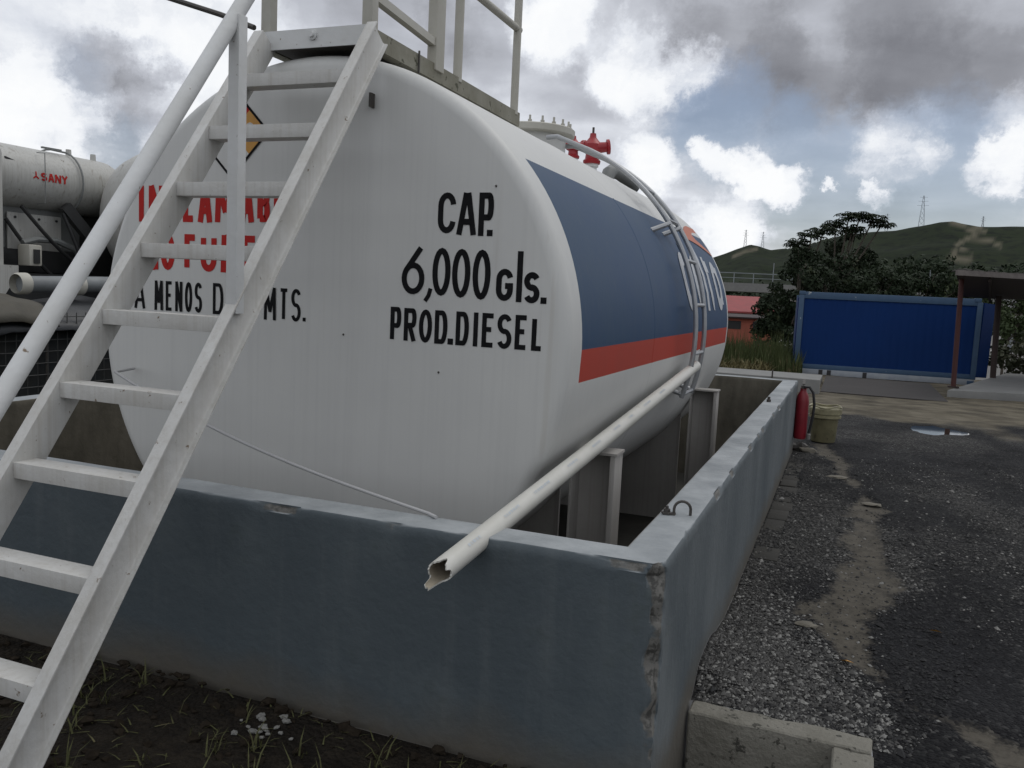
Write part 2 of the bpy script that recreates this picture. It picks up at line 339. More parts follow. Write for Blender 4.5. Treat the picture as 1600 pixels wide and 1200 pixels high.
G = {
 'C': [arc(.5, .70, .5, .30, 8, 180, 10) + arc(.5, .30, .5, .30, 180, 352, 10)], 'A': [[(0,0),(.43,1)], [(.57,1),(1,0)], [(.2,.28),(.8,.28)]],
 'P': [[(0,0),(0,1)], bowl(0,1,.42,1)], '6': [[(.90,1),(.30,.61),(.117,.493)] + arc(.5,.30,.5,.30,145,200,4), arc(.5,.30,.5,.30,0,360,26)], '0': [ring(0,1,0,1)], 'O': [ring(0,1,0,1)],
 'G': [arc(.5, .70, .5, .30, 15, 180, 10) + arc(.5, .30, .5, .30, 180, 360, 10) + [(1,.46),(.55,.46)]],
 'l': [[(.5,0),(.5,1)]], 'I': [[(.5,0),(.5,1)]], 'S': [SS], 'R': [[(0,0),(0,1)], bowl(0,1,.48,1), [(.45,.48),(1,0)]], 'D': [[(0,0),(0,1)], bowl(0,1,0,1)],
 'E': [[(1,1),(0,1),(0,0),(1,0)], [(0,.53),(.8,.53)]], 'L': [[(0,1),(0,0),(1,0)]], 'N': [[(0,0),(0,1)], [(0,1),(1,0)], [(1,0),(1,1)]], 'F': [[(1,1),(0,1),(0,0)], [(0,.53),(.8,.53)]],
 'M': [[(0,0),(.06,1)], [(.06,1),(.5,.22)], [(.5,.22),(.94,1)], [(.94,1),(1,0)]], 'B': [[(0,0),(0,1)], bowl(0,.92,.53,1), bowl(0,1,0,.53)], 'U': [[(0,1),(0,.28)] + arc(.5,.28,.5,.28,180,360,12) + [(1,1)]],
 'T': [[(0,1),(1,1)], [(.5,1),(.5,0)]], 'Y': [[(0,1),(.5,.5),(1,1)], [(.5,.5),(.5,0)]], 'V': [[(0,1),(.5,0),(1,1)]],
 'd': [arc(.5,.355,.5,.355,0,360,22), [(1,1),(1,0)]], 'e': [[(.03,.365),(.97,.365)] + arc(.5,.355,.5,.355,10,318,18)],
 't': [[(.35,.86),(.35,.2)] + arc(.65,.2,.3,.2,180,280,6), [(0,.68),(.95,.68)]], 'a': [arc(.5,.355,.5,.355,0,360,22), [(1,.71),(1,0)]],
}
def ribbon(mb, pts, w, fn, lift=0.0):
    """flat stroke of width w along 2D pts; fn maps (u, v, lift) to 3D"""
    P = [Vector(p) for p in pts]; q = [P[0]]
    for p in P[1:]:
        if (p-q[-1]).length > 1e-5: q.append(p)
    P = q; closed = (P[0]-P[-1]).length < 1e-4
    fine = [P[0]]
    for a, b in zip(P, P[1:]):
        k = max(1, int((b-a).length/(w*1.2)))
        fine += [a.lerp(b, i/k) for i in range(1, k+1)]
    P = fine; n = len(P); vs = []
    for i in range(n):
        if closed and i in (0, n-1): d0 = (P[-1]-P[-2]).normalized(); d1 = (P[1]-P[0]).normalized()
        else:
            d0 = (P[i]-P[i-1]).normalized() if i > 0 else (P[1]-P[0]).normalized(); d1 = (P[i+1]-P[i]).normalized() if i < n-1 else d0
        t = (d0+d1); t = t.normalized() if t.length > .05 else d0
        nn = Vector((-t.y, t.x)); c = max(.42, nn.dot(Vector((-d0.y, d0.x)))); h = w/2/c
        vs += [fn(*(P[i]+nn*h), lift), fn(*(P[i]-nn*h), lift)]
    mb.add(vs, [(2*i, 2*i+1, 2*i+3, 2*i+2) for i in range(n-1)])
def dot(mb, u, v, r, fn, lift=0):
    mb.add([fn(u-r, v-r, lift), fn(u+r, v-r, lift), fn(u+r, v+r, lift), fn(u-r, v+r, lift)], [(0,1,2,3)])
def write(mb, ch, u0, u1, v0, v1, w, fn):
    """one glyph whose outer edges fill u0..u1 x v0..v1"""
    h = w/2
    for k, st in enumerate(G[ch]):
        st2 = []
        for (x, y) in st:
            uu = (u0+h + x*(u1-u0-w)) if (u1-u0) > w else (u0+u1)/2
            flush = (y < .001 or y > .999) and ch in 'APIlRDNMYV' and not (ch in 'PRD' and k == 1)
            vv = v0 + y*(v1-v0) if flush else v0+h + y*(v1-v0-w)
            st2.append((uu, vv))
        ribbon(mb, st2, w, fn, .0006*k)

# ------------------------------------------------------------------ ground
GZ = -.734
def gz(x, y):
    z = GZ
    if y > 8: z -= .035*(min(y, 30)-8)
    if y > 30: z -= min((y-30)*.06, 2.6)
    return z
def zones(x, y):
    """0..1 weights: mud path, pale gravel, tan road, front soil, near-black loose chips"""
    mud = 0
    paths = [[(.27,7.5,.03),(.48,6.2,.025),(.63,5.1,.0),(.70,4.55,.085),(.69,3.6,.105),(.62,2.7,.14),(.54,1.95,.12),(.58,1.45,.05),(.76,1.12,.03),(1.1,.85,.0)]]
    for (ax, ay, aw), (bx, by, bw) in [sg_ for p_ in paths for sg_ in zip(p_, p_[1:])]:
        vx, vy = bx-ax, by-ay; t = max(0, min(1, ((x-ax)*vx+(y-ay)*vy)/(vx*vx+vy*vy)))
        d = math.hypot(x-ax-t*vx, y-ay-t*vy); w = aw+(bw-aw)*t
        nn = noise.fractal(Vector((x*3.1, y*1.7, 2.2)), 1, 2, 4)*.13 + noise.noise(Vector((x*14, y*9, 5)))*.045
        mud = max(mud, 1-max(0, min(1, (d-w+nn+.03)/.09)))
    a = noise.fractal(Vector((x*.9+3, y*.45, 7.7)), 1, 2, 5)
    road = max(0, min(1, (y-10.9+a*2.4)/1.1))
    soil = max(0, min(1, (-x+.03)/.02)) if y < .2 else (1.0 if x < -4.1 and y < 12 else 0)
    b = noise.fractal(Vector((x*1.3+9, y*.7, 1.7)), 1, 2, 5)
    pale = max(0, min(1, .5+b*1.5)) + max(0, 1-math.hypot((x-.25)*1.6, (y-1.25)))*1.1 + max(0, 1-math.hypot((x-.25)*2.2, (y-3.6)*.5))*.45
    dark = max(0, 1-math.hypot((x-.95)*2.0, (y-1.75)*1.0))*1.2 + max(0, 1-math.hypot((x-.36)*4, (y-2.3)*1.2))*.8 + max(0, 1-math.hypot((x-.9)*1.4, (y-6.6)*.6))*.8
    return mud, max(0, min(1, pale-dark)), road, soil, min(1, dark)
def bank(x, y):
    z = 0
    if -.1 < x < 4 and -2 < y < 9:
        z += .10*max(0, 1-x/.30)*math.exp(-((y-1.0)/.45)**2)*max(0, min(1, (y-.74)/.12))
        z += .014*noise.fractal(Vector((x*2.2, y*2.2, .3)), 1, 2, 4)
    elif y < 0.0 and x < 0:
        z += .03*noise.fractal(Vector((x*1.6, y*1.6, 4.3)), 1, 2, 5) + .05*max(0, 1+y/.25)*(.6+noise.noise(Vector((x*3, 0, 1))))
    elif y > 8: z += .03*noise.fractal(Vector((x*.7, y*.7, 9.3)), 1, 2, 4)*min(1, (y-8)/4)
    return z
def puddle_d(x, y):
    return math.hypot((x-1.66)/.30, (y-10.30)/.42) + noise.fractal(Vector((x*2.5, y*1.5, 3)), 1, 2, 3)*.5
def build_ground():
    def axis(stops):
        out = []
        for (a, b, st) in stops:
            n = max(1, round((b-a)/st)); out += [a+(b-a)*i/n for i in range(n)]
        return out + [stops[-1][1]]
    xs = axis([(-3000,-400,650),(-400,-60,40),(-60,-12,6),(-12,-4.2,.4),(-4.2,0,.06),(0,.632,.035),(.632,2.4,.04),(2.4,6,.1),(6,14,.5),(14,60,5),(60,400,40),(400,3000,650)])
    ys = axis([(-1000,-60,200),(-60,-6,6),(-6,-1.2,.3),(-1.2,0,.05),(0,.725,.04),(.725,6.85,.04),(6.85,14,.08),(14,30,.35),(30,70,2),(70,400,20),(400,4000,400)])
    vs = []; cols = []; cols2 = []
    for y in ys:
        for x in xs:
            mu, pa, ro, so_, dk = zones(x, y) if (-8 < x < 14 and -3 < y < 34) else (0, 0, 1 if y > 12 else 0, 1 if y < 12 else 0, 0)
            z = gz(x, y) + bank(x, y) - mu*.012
            if 8.5 < y < 13 and 0 < x < 4:
                z -= .045*max(0, min(1, 1.45-puddle_d(x, y)))
            vs.append((x, y, z)); cols += [mu, pa, ro, 1]; cols2 += [so_, dk, 0, 1]
    nx = len(xs); fs = []
    for j in range(len(ys)-1):
        for i in range(nx-1):
            cx = (xs[i]+xs[i+1])/2; cy = (ys[j]+ys[j+1])/2
            if -4.2 < cx < 0 and 0 < cy < 6.85: continue
            if 0 < cx < .632 and -1.2 < cy < .725: continue
            k = j*nx+i; fs.append((k, k+1, k+1+nx, k+nx))
    me = bpy.data.meshes.new('ground'); me.from_pydata(vs, [], fs)
    for nm_, c in (('zone', cols), ('zone2', cols2)):
        me.color_attributes.new(nm_, 'FLOAT_COLOR', 'POINT').data.foreach_set('color', c)
    me.polygons.foreach_set('use_smooth', [True]*len(me.polygons))
    m = bpy.data.materials.new('yard_ground'); m.use_nodes = True; t = m.node_tree; b = t.nodes['Principled BSDF']; Lk = t.links.new
    tcn = N(t, 'ShaderNodeTexCoord'); P = tcn.outputs['Object']
    at = N(t, 'ShaderNodeAttribute', attribute_name='zone'); at2 = N(t, 'ShaderNodeAttribute', attribute_name='zone2')
    s1 = N(t, 'ShaderNodeSeparateColor'); Lk(at.outputs['Color'], s1.inputs[0]); s2 = N(t, 'ShaderNodeSeparateColor'); Lk(at2.outputs['Color'], s2.inputs[0])
    vo = N(t, 'ShaderNodeTexVoronoi', i_Scale=62.0); Lk(P, vo.inputs['Vector'])
    vo2 = N(t, 'ShaderNodeTexVoronoi', i_Scale=24.0); Lk(P, vo2.inputs['Vector'])
    nf = N(t, 'ShaderNodeTexNoise', i_Scale=9.0, i_Detail=9.0, i_Roughness=.7); Lk(P, nf.inputs['Vector'])
    nb = N(t, 'ShaderNodeTexNoise', i_Scale=1.7, i_Detail=8.0, i_Roughness=.62); Lk(P, nb.inputs['Vector'])
    bw = N(t, 'ShaderNodeRGBToBW'); Lk(vo.outputs['Color'], bw.inputs[0])
    def ramp2(sock, stops):
        r = N(t, 'ShaderNodeValToRGB'); e = r.color_ramp.elements
        e[0].position, e[0].color = stops[0][0], stops[0][1]+(1,); e[1].position, e[1].color = stops[-1][0], stops[-1][1]+(1,)
        for p, c in stops[1:-1]:
            q = e.new(p); q.color = c+(1,)
        Lk(sock, r.inputs[0]); return r.outputs[0]
    def mix(f, a, c):
        n = N(t, 'ShaderNodeMix', data_type='RGBA'); Lk(f, n.inputs['Factor']); Lk(a, n.inputs['A']); Lk(c, n.inputs['B']); return n.outputs['Result']
    darkg = ramp2(bw.outputs[0], [(0, (.004, .004, .005)), (.55, (.009, .009, .010)), (.8, (.022, .022, .022)), (1, (.075, .074, .07))])
    paleg = ramp2(bw.outputs[0], [(0, (.009, .009, .009)), (.5, (.028, .027, .026)), (.8, (.070, .068, .064)), (1, (.20, .195, .185))])
    tan = ramp2(nb.outputs['Fac'], [(.25, (.035, .031, .023)), (.5, (.095, .082, .058)), (.75, (.15, .132, .097))])
    mudc = ramp2(nf.outputs['Fac'], [(.25, (.045, .041, .034)), (.5, (.078, .070, .057)), (.8, (.115, .104, .086))])
    soilc = ramp2(nf.outputs['Fac'], [(.25, (.005, .004, .003)), (.5, (.014, .011, .008)), (.78, (.036, .029, .020))])
    chips = ramp2(bw.outputs[0], [(0, (.006, .006, .007)), (.7, (.014, .014, .016)), (.93, (.03, .03, .032)), (1, (.10, .10, .10))])
    sh = math_n(t, 'ADD', s1.outputs['Green'], math_n(t, 'MULTIPLY', math_n(t, 'SUBTRACT', nf.outputs['Fac'], .5), 1.3), True)
    c = mix(sh, darkg, paleg); c = mix(s2.outputs['Green'], c, chips)
    c = mix(math_n(t, 'ADD', s1.outputs['Blue'], math_n(t, 'MULTIPLY', math_n(t, 'SUBTRACT', nb.outputs['Fac'], .55), math_n(t, 'MULTIPLY', s1.outputs['Blue'], .8)), True), c, tan)
    mk = math_n(t, 'ADD', s1.outputs['Red'], math_n(t, 'ADD', math_n(t, 'MULTIPLY', math_n(t, 'SUBTRACT', nf.outputs['Fac'], .5), 1.3), math_n(t, 'MULTIPLY', math_n(t, 'SUBTRACT', bw.outputs[0], .5), .5)))
    mr_ = N(t, 'ShaderNodeMapRange'); Lk(mk, mr_.inputs[0]); mr_.inputs[1].default_value = .30; mr_.inputs[2].default_value = .95
    c = mix(mr_.outputs[0], c, mudc); c = mix(s2.outputs['Red'], c, soilc)
    Lk(c, b.inputs['Base Color'])
    rg = N(t, 'ShaderNodeMapRange'); Lk(nb.outputs['Fac'], rg.inputs[0]); rg.inputs[1].default_value = .35; rg.inputs[2].default_value = .65; rg.inputs[3].default_value = .98; rg.inputs[4].default_value = .78
    Lk(rg.outputs[0], b.inputs['Roughness']); b.inputs['Specular IOR Level'].default_value = .16
    hgt = math_n(t, 'ADD', math_n(t, 'MULTIPLY', math_n(t, 'SUBTRACT', 1.0, vo.outputs['Distance']), math_n(t, 'SUBTRACT', 1.0, math_n(t, 'MAXIMUM', s1.outputs['Red'], s1.outputs['Blue']))),
                 math_n(t, 'MULTIPLY', nf.outputs['Fac'], .9))
    bp = N(t, 'ShaderNodeBump'); bp.inputs['Strength'].default_value = .8; bp.inputs['Distance'].default_value = .018
    Lk(hgt, bp.inputs['Height']); Lk(bp.outputs[0], b.inputs['Normal'])
    me.materials.append(m); o = bpy.data.objects.new('ground', me); COL.objects.link(o); tag(o, kind='structure')
build_ground()
# puddle: a sheet of still water in the hollow
mw = bpy.data.materials.new('water'); mw.use_nodes = True; b_ = mw.node_tree.nodes['Principled BSDF']
b_.inputs['Base Color'].default_value = (.02, .018, .014, 1); b_.inputs['Roughness'].default_value = .03; b_.inputs['IOR'].default_value = 1.33; b_.inputs['Specular IOR Level'].default_value = 1.0
pm = MB(); pn = 60; pts = []
for i in range(pn):
    a = 2*PI*i/pn; lo = 0
    r = 1.0
    for _ in range(14): r = r*.6 + .4*(r/max(.2, puddle_d(1.66+.30*r*math.cos(a), 10.30+.42*r*math.sin(a))))
    pts.append((1.66+.30*r*math.cos(a)*1.15, 10.30+.42*r*math.sin(a)*1.15))
PZ = gz(1.66, 10.30)-.018
pm.add([(x, y, PZ) for x, y in pts], [tuple(range(pn))])
tag(pm.build('puddle', mw), kind='structure')

# ------------------------------------------------------------------ hills (ridge heights by bearing around the yard)
RIDGE = [(-180,2.0),(-120,2.4),(-80,2.2),(-55,.9),(-40,.6),(-25,1.2),(-14,1.6),(-9.5,2.45),(-8.34,2.9),(-7.17,3.39),(-6.3,3.72),(-5.8,3.66),(-5.0,3.45),(-3.28,3.66),(-1.81,4.22),(0,4.62),(2.16,4.88),(3.53,5.15),(4.5,5.40),(5.2,5.45),(5.7,5.32),(6.57,5.16),(8.83,5.14),(14,4.9),(25,4.2),(45,3.0),(90,2.5),(140,2.2),(180,2.0)]
def ridge(az):
    for (a, e), (b, f) in zip(RIDGE, RIDGE[1:]):
        if a <= az <= b:
            t = (az-a)/(b-a); t = t*t*(3-2*t) if b-a > 3 else t
            return e+(f-e)*t
    return 2
def hill_d(az):  # distance of the crest
    return 620 if az < -4.2 else 620-150*min(1, (az+4.2)/4)
SCARS = [[(4.9,5.43),(5.6,5.15),(6.46,4.66)],[(6.35,4.60),(6.9,4.72)],[(6.5,4.66),(5.53,3.95)],[(5.53,4.0),(6.2,4.42),(7.15,4.28),(7.8,3.9)],[(5.2,3.35),(5.8,3.75),(6.35,3.5)],[(5.0,3.1),(6.4,3.2)],[(-7.3,2.9),(-6.6,3.25),(-5.9,3.42)],[(6.0,4.9),(6.7,5.0)]]
def hills():
    azs = []; a = -180
    while a < 180:
        azs.append(a); a += .12 if -12 <= a < 11 else 1.0 if -60 <= a < 45 else 4
    azs.append(180)
    rs = [70,100,140,180,210]+list(range(230,640,9))+[650,700,800,1000]
    vs = []; col = []
    for az in azs:
        D = hill_d(az); e = ridge(az)
        for r in rs:
            t = max(0, min(1, (r-.22*D)/(.78*D))) if r <= D else max(0, 1-(r-D)/(D*.8))
            h = D*math.tan(rad(e))*(t**1.25 if r <= D else t)
            x = CAM.x + r*math.sin(rad(az)); y = CAM.y + r*math.cos(rad(az))
            if r < D: h += (noise.fractal(Vector((x*.012, y*.012, 1)), 1, 2, 5)*10 - 3)*math.sin(PI*t) + .6*noise.noise(Vector((x*.08, y*.08, 3)))*t
            else: h += .5*noise.noise(Vector((x*.08, y*.08, 3)))
            z = -4.5 + (h+CAM.z+4.5)*t if t > 0 else -4.6
            vs.append((x, y, z))
            el = math.degrees(math.atan2(z-CAM.z, r)); sc = 0
            for pl in SCARS:
                for (ax, ay), (bx, by) in zip(pl, pl[1:]):
                    vx, vy = bx-ax, by-ay; q = max(0, min(1, ((az-ax)*vx+(el-ay)*vy)/(vx*vx+vy*vy)))
                    d = math.hypot(az-ax-q*vx, el-ay-q*vy); sc = max(sc, 1-max(0, min(1, (d-.05+.025*noise.noise(Vector((az*3, el*6, 1))))/.11)))
            col += [sc, 0, 0, 1]
    n = len(rs); fs = [(i*n+j, (i+1)*n+j, (i+1)*n+j+1, i*n+j+1) for i in range(len(azs)-1) for j in range(n-1)]
    me = bpy.data.meshes.new('hills'); me.from_pydata(vs, [], fs); me.polygons.foreach_set('use_smooth', [True]*len(fs))
    me.color_attributes.new('scar', 'FLOAT_COLOR', 'POINT').data.foreach_set('color', col)
    m = mat('hill_cover', (.008, .014, .007), .95, (.021, .029, .012), .022, 9, 1.1, spec=.1); t = m.node_tree; b = t.nodes['Principled BSDF']
    src = b.inputs['Base Color'].links[0].from_socket
    vg = N(t, 'ShaderNodeTexNoise', i_Scale=.16, i_Detail=7.0, i_Roughness=.7); tcn = N(t, 'ShaderNodeTexCoord'); t.links.new(tcn.outputs['Object'], vg.inputs['Vector'])
    mr = N(t, 'ShaderNodeMapRange'); t.links.new(vg.outputs['Fac'], mr.inputs[0]); mr.inputs[1].default_value = .48; mr.inputs[2].default_value = .62
    a1 = N(t, 'ShaderNodeMix', data_type='RGBA'); t.links.new(mr.outputs[0], a1.inputs['Factor']); t.links.new(src, a1.inputs['A']); a1.inputs['B'].default_value = (.005, .008, .005, 1)
    at = N(t, 'ShaderNodeAttribute', attribute_name='scar'); s1 = N(t, 'ShaderNodeSeparateColor'); t.links.new(at.outputs['Color'], s1.inputs[0])
    a2 = N(t, 'ShaderNodeMix', data_type='RGBA'); t.links.new(math_n(t, 'MULTIPLY', s1.outputs[0], .55), a2.inputs['Factor']); t.links.new(a1.outputs['Result'], a2.inputs['A']); a2.inputs['B'].default_value = (.17, .15, .11, 1)
    t.links.new(a2.outputs['Result'], b.inputs['Base Color'])
    me.materials.append(m); o = bpy.data.objects.new('hills', me); COL.objects.link(o); tag(o, kind='structure')
hills()

# ------------------------------------------------------------------ containment wall (one ring of painted concrete)
WT = .15; WX0, WX1, WY0, WY1 = -4.2, 0, 0, 6.85; WBOT = -1.35
def containment():
    # path along the outer side, dense near the photographer's corner; profile outside -> top -> inside
    def seg(a, b, fine_a, fine_b):
        out = []; t = 0; Ls = b-a
        while t < Ls-1e-4:
            out.append(a+t); d = min(t if fine_a else 9, (Ls-t) if fine_b else 9); t += .014 if d < .14 else .03 if d < 2.2 else .06
            if Ls-t < .012: break
        return out
    path = []
    for x in seg(WX0, WX1, False, True): path.append((x, WY0, (x-WX0)/(WX1-WX0), 0))
    for y in seg(WY0, WY1, True, False): path.append((WX1, y, (y-WY0)/(WY1-WY0), 1))
    for x in seg(WX0, WX1, False, False): path.append((WX1-(x-WX0), WY1, (x-WX0)/(WX1-WX0), 2))
    for y in seg(WY0, WY1, False, False): path.append((WX0, WY1-(y-WY0), (y-WY0)/(WY1-WY0), 3))
    prof = [(0, WBOT)] + [(0, -1.0+.9*i/48) for i in range(48)] + [(0, z) for z in (-.10,-.085,-.07,-.055,-.04,-.03)] + [(.001, -.020), (.003, -.012), (.006, -.006), (.010, -.0015)] + [(.016+.12*i/8, 0) for i in range(9)] + [(.142, 0), (.147, -.002)] + [(.15, z) for z in (-.008,-.03,-.1,-.3,-.6,-.9,WBOT)]
    ix0, ix1, iy0, iy1 = WX0+WT, WX1-WT, WY0+WT, WY1-WT
    def inner(t, side):
        return [(ix0+(ix1-ix0)*t, iy0), (ix1, iy0+(iy1-iy0)*t), (ix1-(ix1-ix0)*t, iy1), (ix0, iy1-(iy1-iy0)*t)][side]
    vs = []; col = []
    for (x, y, t, side) in path:
        qx, qy = inner(t, side)
        for (d, z) in prof:
            k = d/WT; px = x+(qx-x)*k; py = y+(qy-y)*k; pz = z; chip = 0
            # broken arris down the corner
            dc = math.hypot(px-WX1, py-WY0)
            if dc < .16 and z > -1.05:
                nz = noise.fractal(Vector((px*9, py*9, z*5+2)), 1, 2, 5)
                big = max(0, 1-abs(z+.035)/.08) + .9*max(0, 1-abs(z+.30)/.10) + .75*max(0, 1-abs(z+.46)/.07) + .4*max(0, 1-abs(z+.15)/.05)
                depth = .034*max(0, min(1.0, (.10 if z > -.6 else -.14)+nz*.6+.75*big))
                w = .022+.048*min(1, big)*(.7+.6*noise.noise(Vector((3, 1, z*9))))+.014*noise.noise(Vector((9, 1, z*25)))
                f = max(0, 1-dc/max(.02, w)); 
                if f > 0 and depth > .003:
                    px -= depth*f**.6; py += depth*f**.6; chip = min(1, f*2.4)*min(1, depth/.008)
                    px += .004*noise.noise(Vector((px*70, py*70, z*70))); py += .004*noise.noise(Vector((px*70+9, py*70, z*70)))
            # nibbled top edge, slightly wavy cast top
            if d < .0105 and z > -.05:
                e = max(0, noise.fractal(Vector((px*4, py*4, 8)), 1, 2, 5)-.10)*.030*(1 if side in (0, 1) else .4)
                if z > -.03:
                    pz -= e*(1-abs(z)/.05)*.8; px += (-e if side == 1 else 0)*.6; py += (e if side == 0 else 0)*.6
                    if e > .005: chip = max(chip, min(.75, e/.014))
            if z > -.02: pz += .004*noise.noise(Vector((px*1.7, py*1.7, 3)))
            else:
                wv_ = .003*noise.noise(Vector((px*1.2, py*1.2, z*2)))
                if d < .002:
                    if side == 1: px += wv_
                    if side == 0: py += wv_
            inn = 1 if d > .146 else 0
            vs.append((px, py, pz)); col += [chip, inn, 0, 1]
    n = len(prof); m_ = len(path)
    fs = [(i*n+j, ((i+1) % m_)*n+j, ((i+1) % m_)*n+j+1, i*n+j+1) for i in range(m_) for j in range(n-1)]
    me = bpy.data.meshes.new('containment_wall'); me.from_pydata(vs, [], fs)
    me.color_attributes.new('wear', 'FLOAT_COLOR', 'POINT').data.foreach_set('color', col)
    bm = bmesh.new(); bm.from_mesh(me); bmesh.ops.recalc_face_normals(bm, faces=bm.faces); bm.to_mesh(me); bm.free()
    me.polygons.foreach_set('use_smooth', [True]*len(me.polygons)); me.set_sharp_from_angle(angle=rad(32))
    m = mat('painted_wall', (.082, .100, .110), .62, (.058, .073, .083), 1.5, 8, 1.0, .22, 22, spec=.35); t = m.node_tree; b = t.nodes['Principled BSDF']; Lk = t.links.new
    src = b.inputs['Base Color'].links[0].from_socket
    tcn = N(t, 'ShaderNodeTexCoord'); P = tcn.outputs['Object']; sp = N(t, 'ShaderNodeSeparateXYZ'); Lk(P, sp.inputs[0])
    def mixc(f, a, c):
        n_ = N(t, 'ShaderNodeMix', data_type='RGBA'); Lk(f, n_.inputs['Factor']); Lk(a, n_.inputs['A']); n_.inputs['B'].default_value = c+(1,); return n_.outputs['Result']
    def ns(scale, det=7, st=(1,1,1), rough=.62):
        mp = N(t, 'ShaderNodeMapping'); mp.inputs['Scale'].default_value = st; Lk(P, mp.inputs[0])
        q = N(t, 'ShaderNodeTexNoise', i_Scale=scale, i_Detail=float(det), i_Roughness=rough); Lk(mp.outputs[0], q.inputs['Vector']); return q.outputs['Fac']
    def rg(s_, lo, hi, to=1.0):
        n_ = N(t, 'ShaderNodeMapRange'); Lk(s_, n_.inputs[0]); n_.inputs[1].default_value = lo; n_.inputs[2].default_value = hi; n_.inputs[4].default_value = to; return n_.outputs[0]
    c = mixc(rg(ns(2.6, 8), .50, .72, .42), src, (.118, .137, .143))           # chalky patches of thinner paint
    c = mixc(rg(ns(1.0, 6, (7, 7, .7)), .52, .70, .28), c, (.145, .160, .163))      # roller runs
    c = mixc(rg(ns(5, 8), .60, .74, .55), c, (.060, .074, .066))                # algae blotches
    geo = N(t, 'ShaderNodeNewGeometry'); sn = N(t, 'ShaderNodeSeparateXYZ'); Lk(geo.outputs['Normal'], sn.inputs[0])
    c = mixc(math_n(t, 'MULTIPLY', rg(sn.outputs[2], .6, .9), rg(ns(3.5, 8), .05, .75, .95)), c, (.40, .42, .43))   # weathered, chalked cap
    c = mixc(math_n(t, 'MULTIPLY', rg(sn.outputs[0], .6, .9), rg(ns(1.6, 8, (1, 1, .6)), .30, .66, .75)), c, (.175, .192, .198))   # chalked outer side, its stronger daylight also painted into the colour
    splash = math_n(t, 'ADD', sp.outputs[2], math_n(t, 'MULTIPLY', ns(2.2, 8), .30))
    c = mixc(rg(splash, -.40, -.56, .85), c, (.098, .086, .068))                # dried mud splashed up from the ground
    c = mixc(rg(ns(34, 4), .735, .76, .8), c, (.035, .035, .033))              # bug holes
    at = N(t, 'ShaderNodeAttribute', attribute_name='wear'); s1 = N(t, 'ShaderNodeSeparateColor'); Lk(at.outputs['Color'], s1.inputs[0])
    c = mixc(rg(math_n(t, 'ADD', s1.outputs['Red'], math_n(t, 'MULTIPLY', math_n(t, 'SUBTRACT', ns(30, 6), .5), .8)), .30, .60), c, (.150, .145, .132))
    c = mixc(math_n(t, 'MULTIPLY', s1.outputs['Red'], rg(ns(40, 6), .46, .56)), c, (.055, .053, .048))
    ic = N(t, 'ShaderNodeMix', data_type='RGBA'); Lk(rg(ns(1.6, 8, (3, 3, 1)), .35, .65), ic.inputs['Factor']); ic.inputs['A'].default_value = (.075, .068, .052, 1); ic.inputs['B'].default_value = (.155, .14, .11, 1)
    fi = N(t, 'ShaderNodeMix', data_type='RGBA'); Lk(s1.outputs['Green'], fi.inputs['Factor']); Lk(c, fi.inputs['A']); Lk(ic.outputs['Result'], fi.inputs['B'])
    Lk(fi.outputs['Result'], b.inputs['Base Color'])
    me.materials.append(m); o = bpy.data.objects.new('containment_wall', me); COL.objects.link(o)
    tag(o, 'low grey painted concrete wall with chipped corner ringing the white tank', 'wall')
containment()
tag(MB().box(WX0+.02, WY0+.02, -1.30, WX1-.02, WY1-.02, -1.08).build('containment_floor', M['concrete_dirty']), kind='structure')

# ------------------------------------------------------------------ the fuel tank
TX, TZ, TR, TF, TB = -1.8036, .5342, 1.22, .808, 5.66
tank = thing('fuel_tank', 'large white cylindrical diesel tank with blue panel and red stripe', 'fuel tank', (TX, 3.2, TZ-TR))
def shell():
    kn = .058
    prof = [(0, TF), (.5, TF), (.9, TF), (TR-kn, TF)] + [(TR-kn+kn*math.sin(rad(a)), TF+kn-kn*math.cos(rad(a))) for a in (12,25,38,50,62,75,90)] + \
           [(TR, y) for y in (.988, 1.7)] + [(TR, 2.388), (TR, 2.40), (TR+.003, 2.409), (TR+.003, 2.417), (TR, 2.426), (TR, 2.438), (TR, 3.2), (TR, 3.928), (TR, 3.94), (TR+.003, 3.949), (TR+.003, 3.957), (TR, 3.966), (TR, 3.978), (TR, 4.8), (TR, 5.478)] + [(TR-kn*1.3+kn*1.3*math.cos(rad(a)), TB-.14+.14*math.sin(rad(a))) for a in (0,20,40,60,80,90)] + [(.6, TB+.01), (0, TB+.012)]
    ths = [-180+2.5*i for i in range(70)] + [-6, .5] + [.5+2.5*i for i in range(1, 16)] + [40.5] + [40.5+(139.5)*i/56 for i in range(1, 56)]
    ths = sorted(set(round(a, 3) for a in ths if not (-6 < a < .5) and not (-180+2.5*0 > a)))
    ths = [a for i, a in enumerate(ths) if i == 0 or a-ths[i-1] > .4]
    mb = MB(); n = len(ths)
    for r, y in prof:
        for a in ths:
            rr = r
            mb.v.append((TX+rr*math.cos(rad(a)), y, TZ+rr*math.sin(rad(a))))
    for i in range(len(prof)-1):
        ym = (prof[i][1]+prof[i+1][1])/2
        for j in range(n):
            a0 = ths[j]; a1 = ths[(j+1) % n]; am = (a0+a1)/2 if a1 > a0 else 179
            band = prof[i][0] > TR-.001 and prof[i+1][0] > TR-.001 and .985 < ym < 5.48
            k = 0
            if band and -6.01 < am < .5: k = 2
            elif band and .5 < am < 40.51: k = 1
            mb.f.append((i*n+j, i*n+(j+1) % n, (i+1)*n+(j+1) % n, (i+1)*n+j)); mb.mi.append(k)
    return mb.build('shell', [M['tank_white'], M['tank_blue'], M['tank_red']], tank, smooth=True, angle=40)
shell()
FY = TF-.0015
def face(u, v, lift=0): return (u, FY-lift, v)
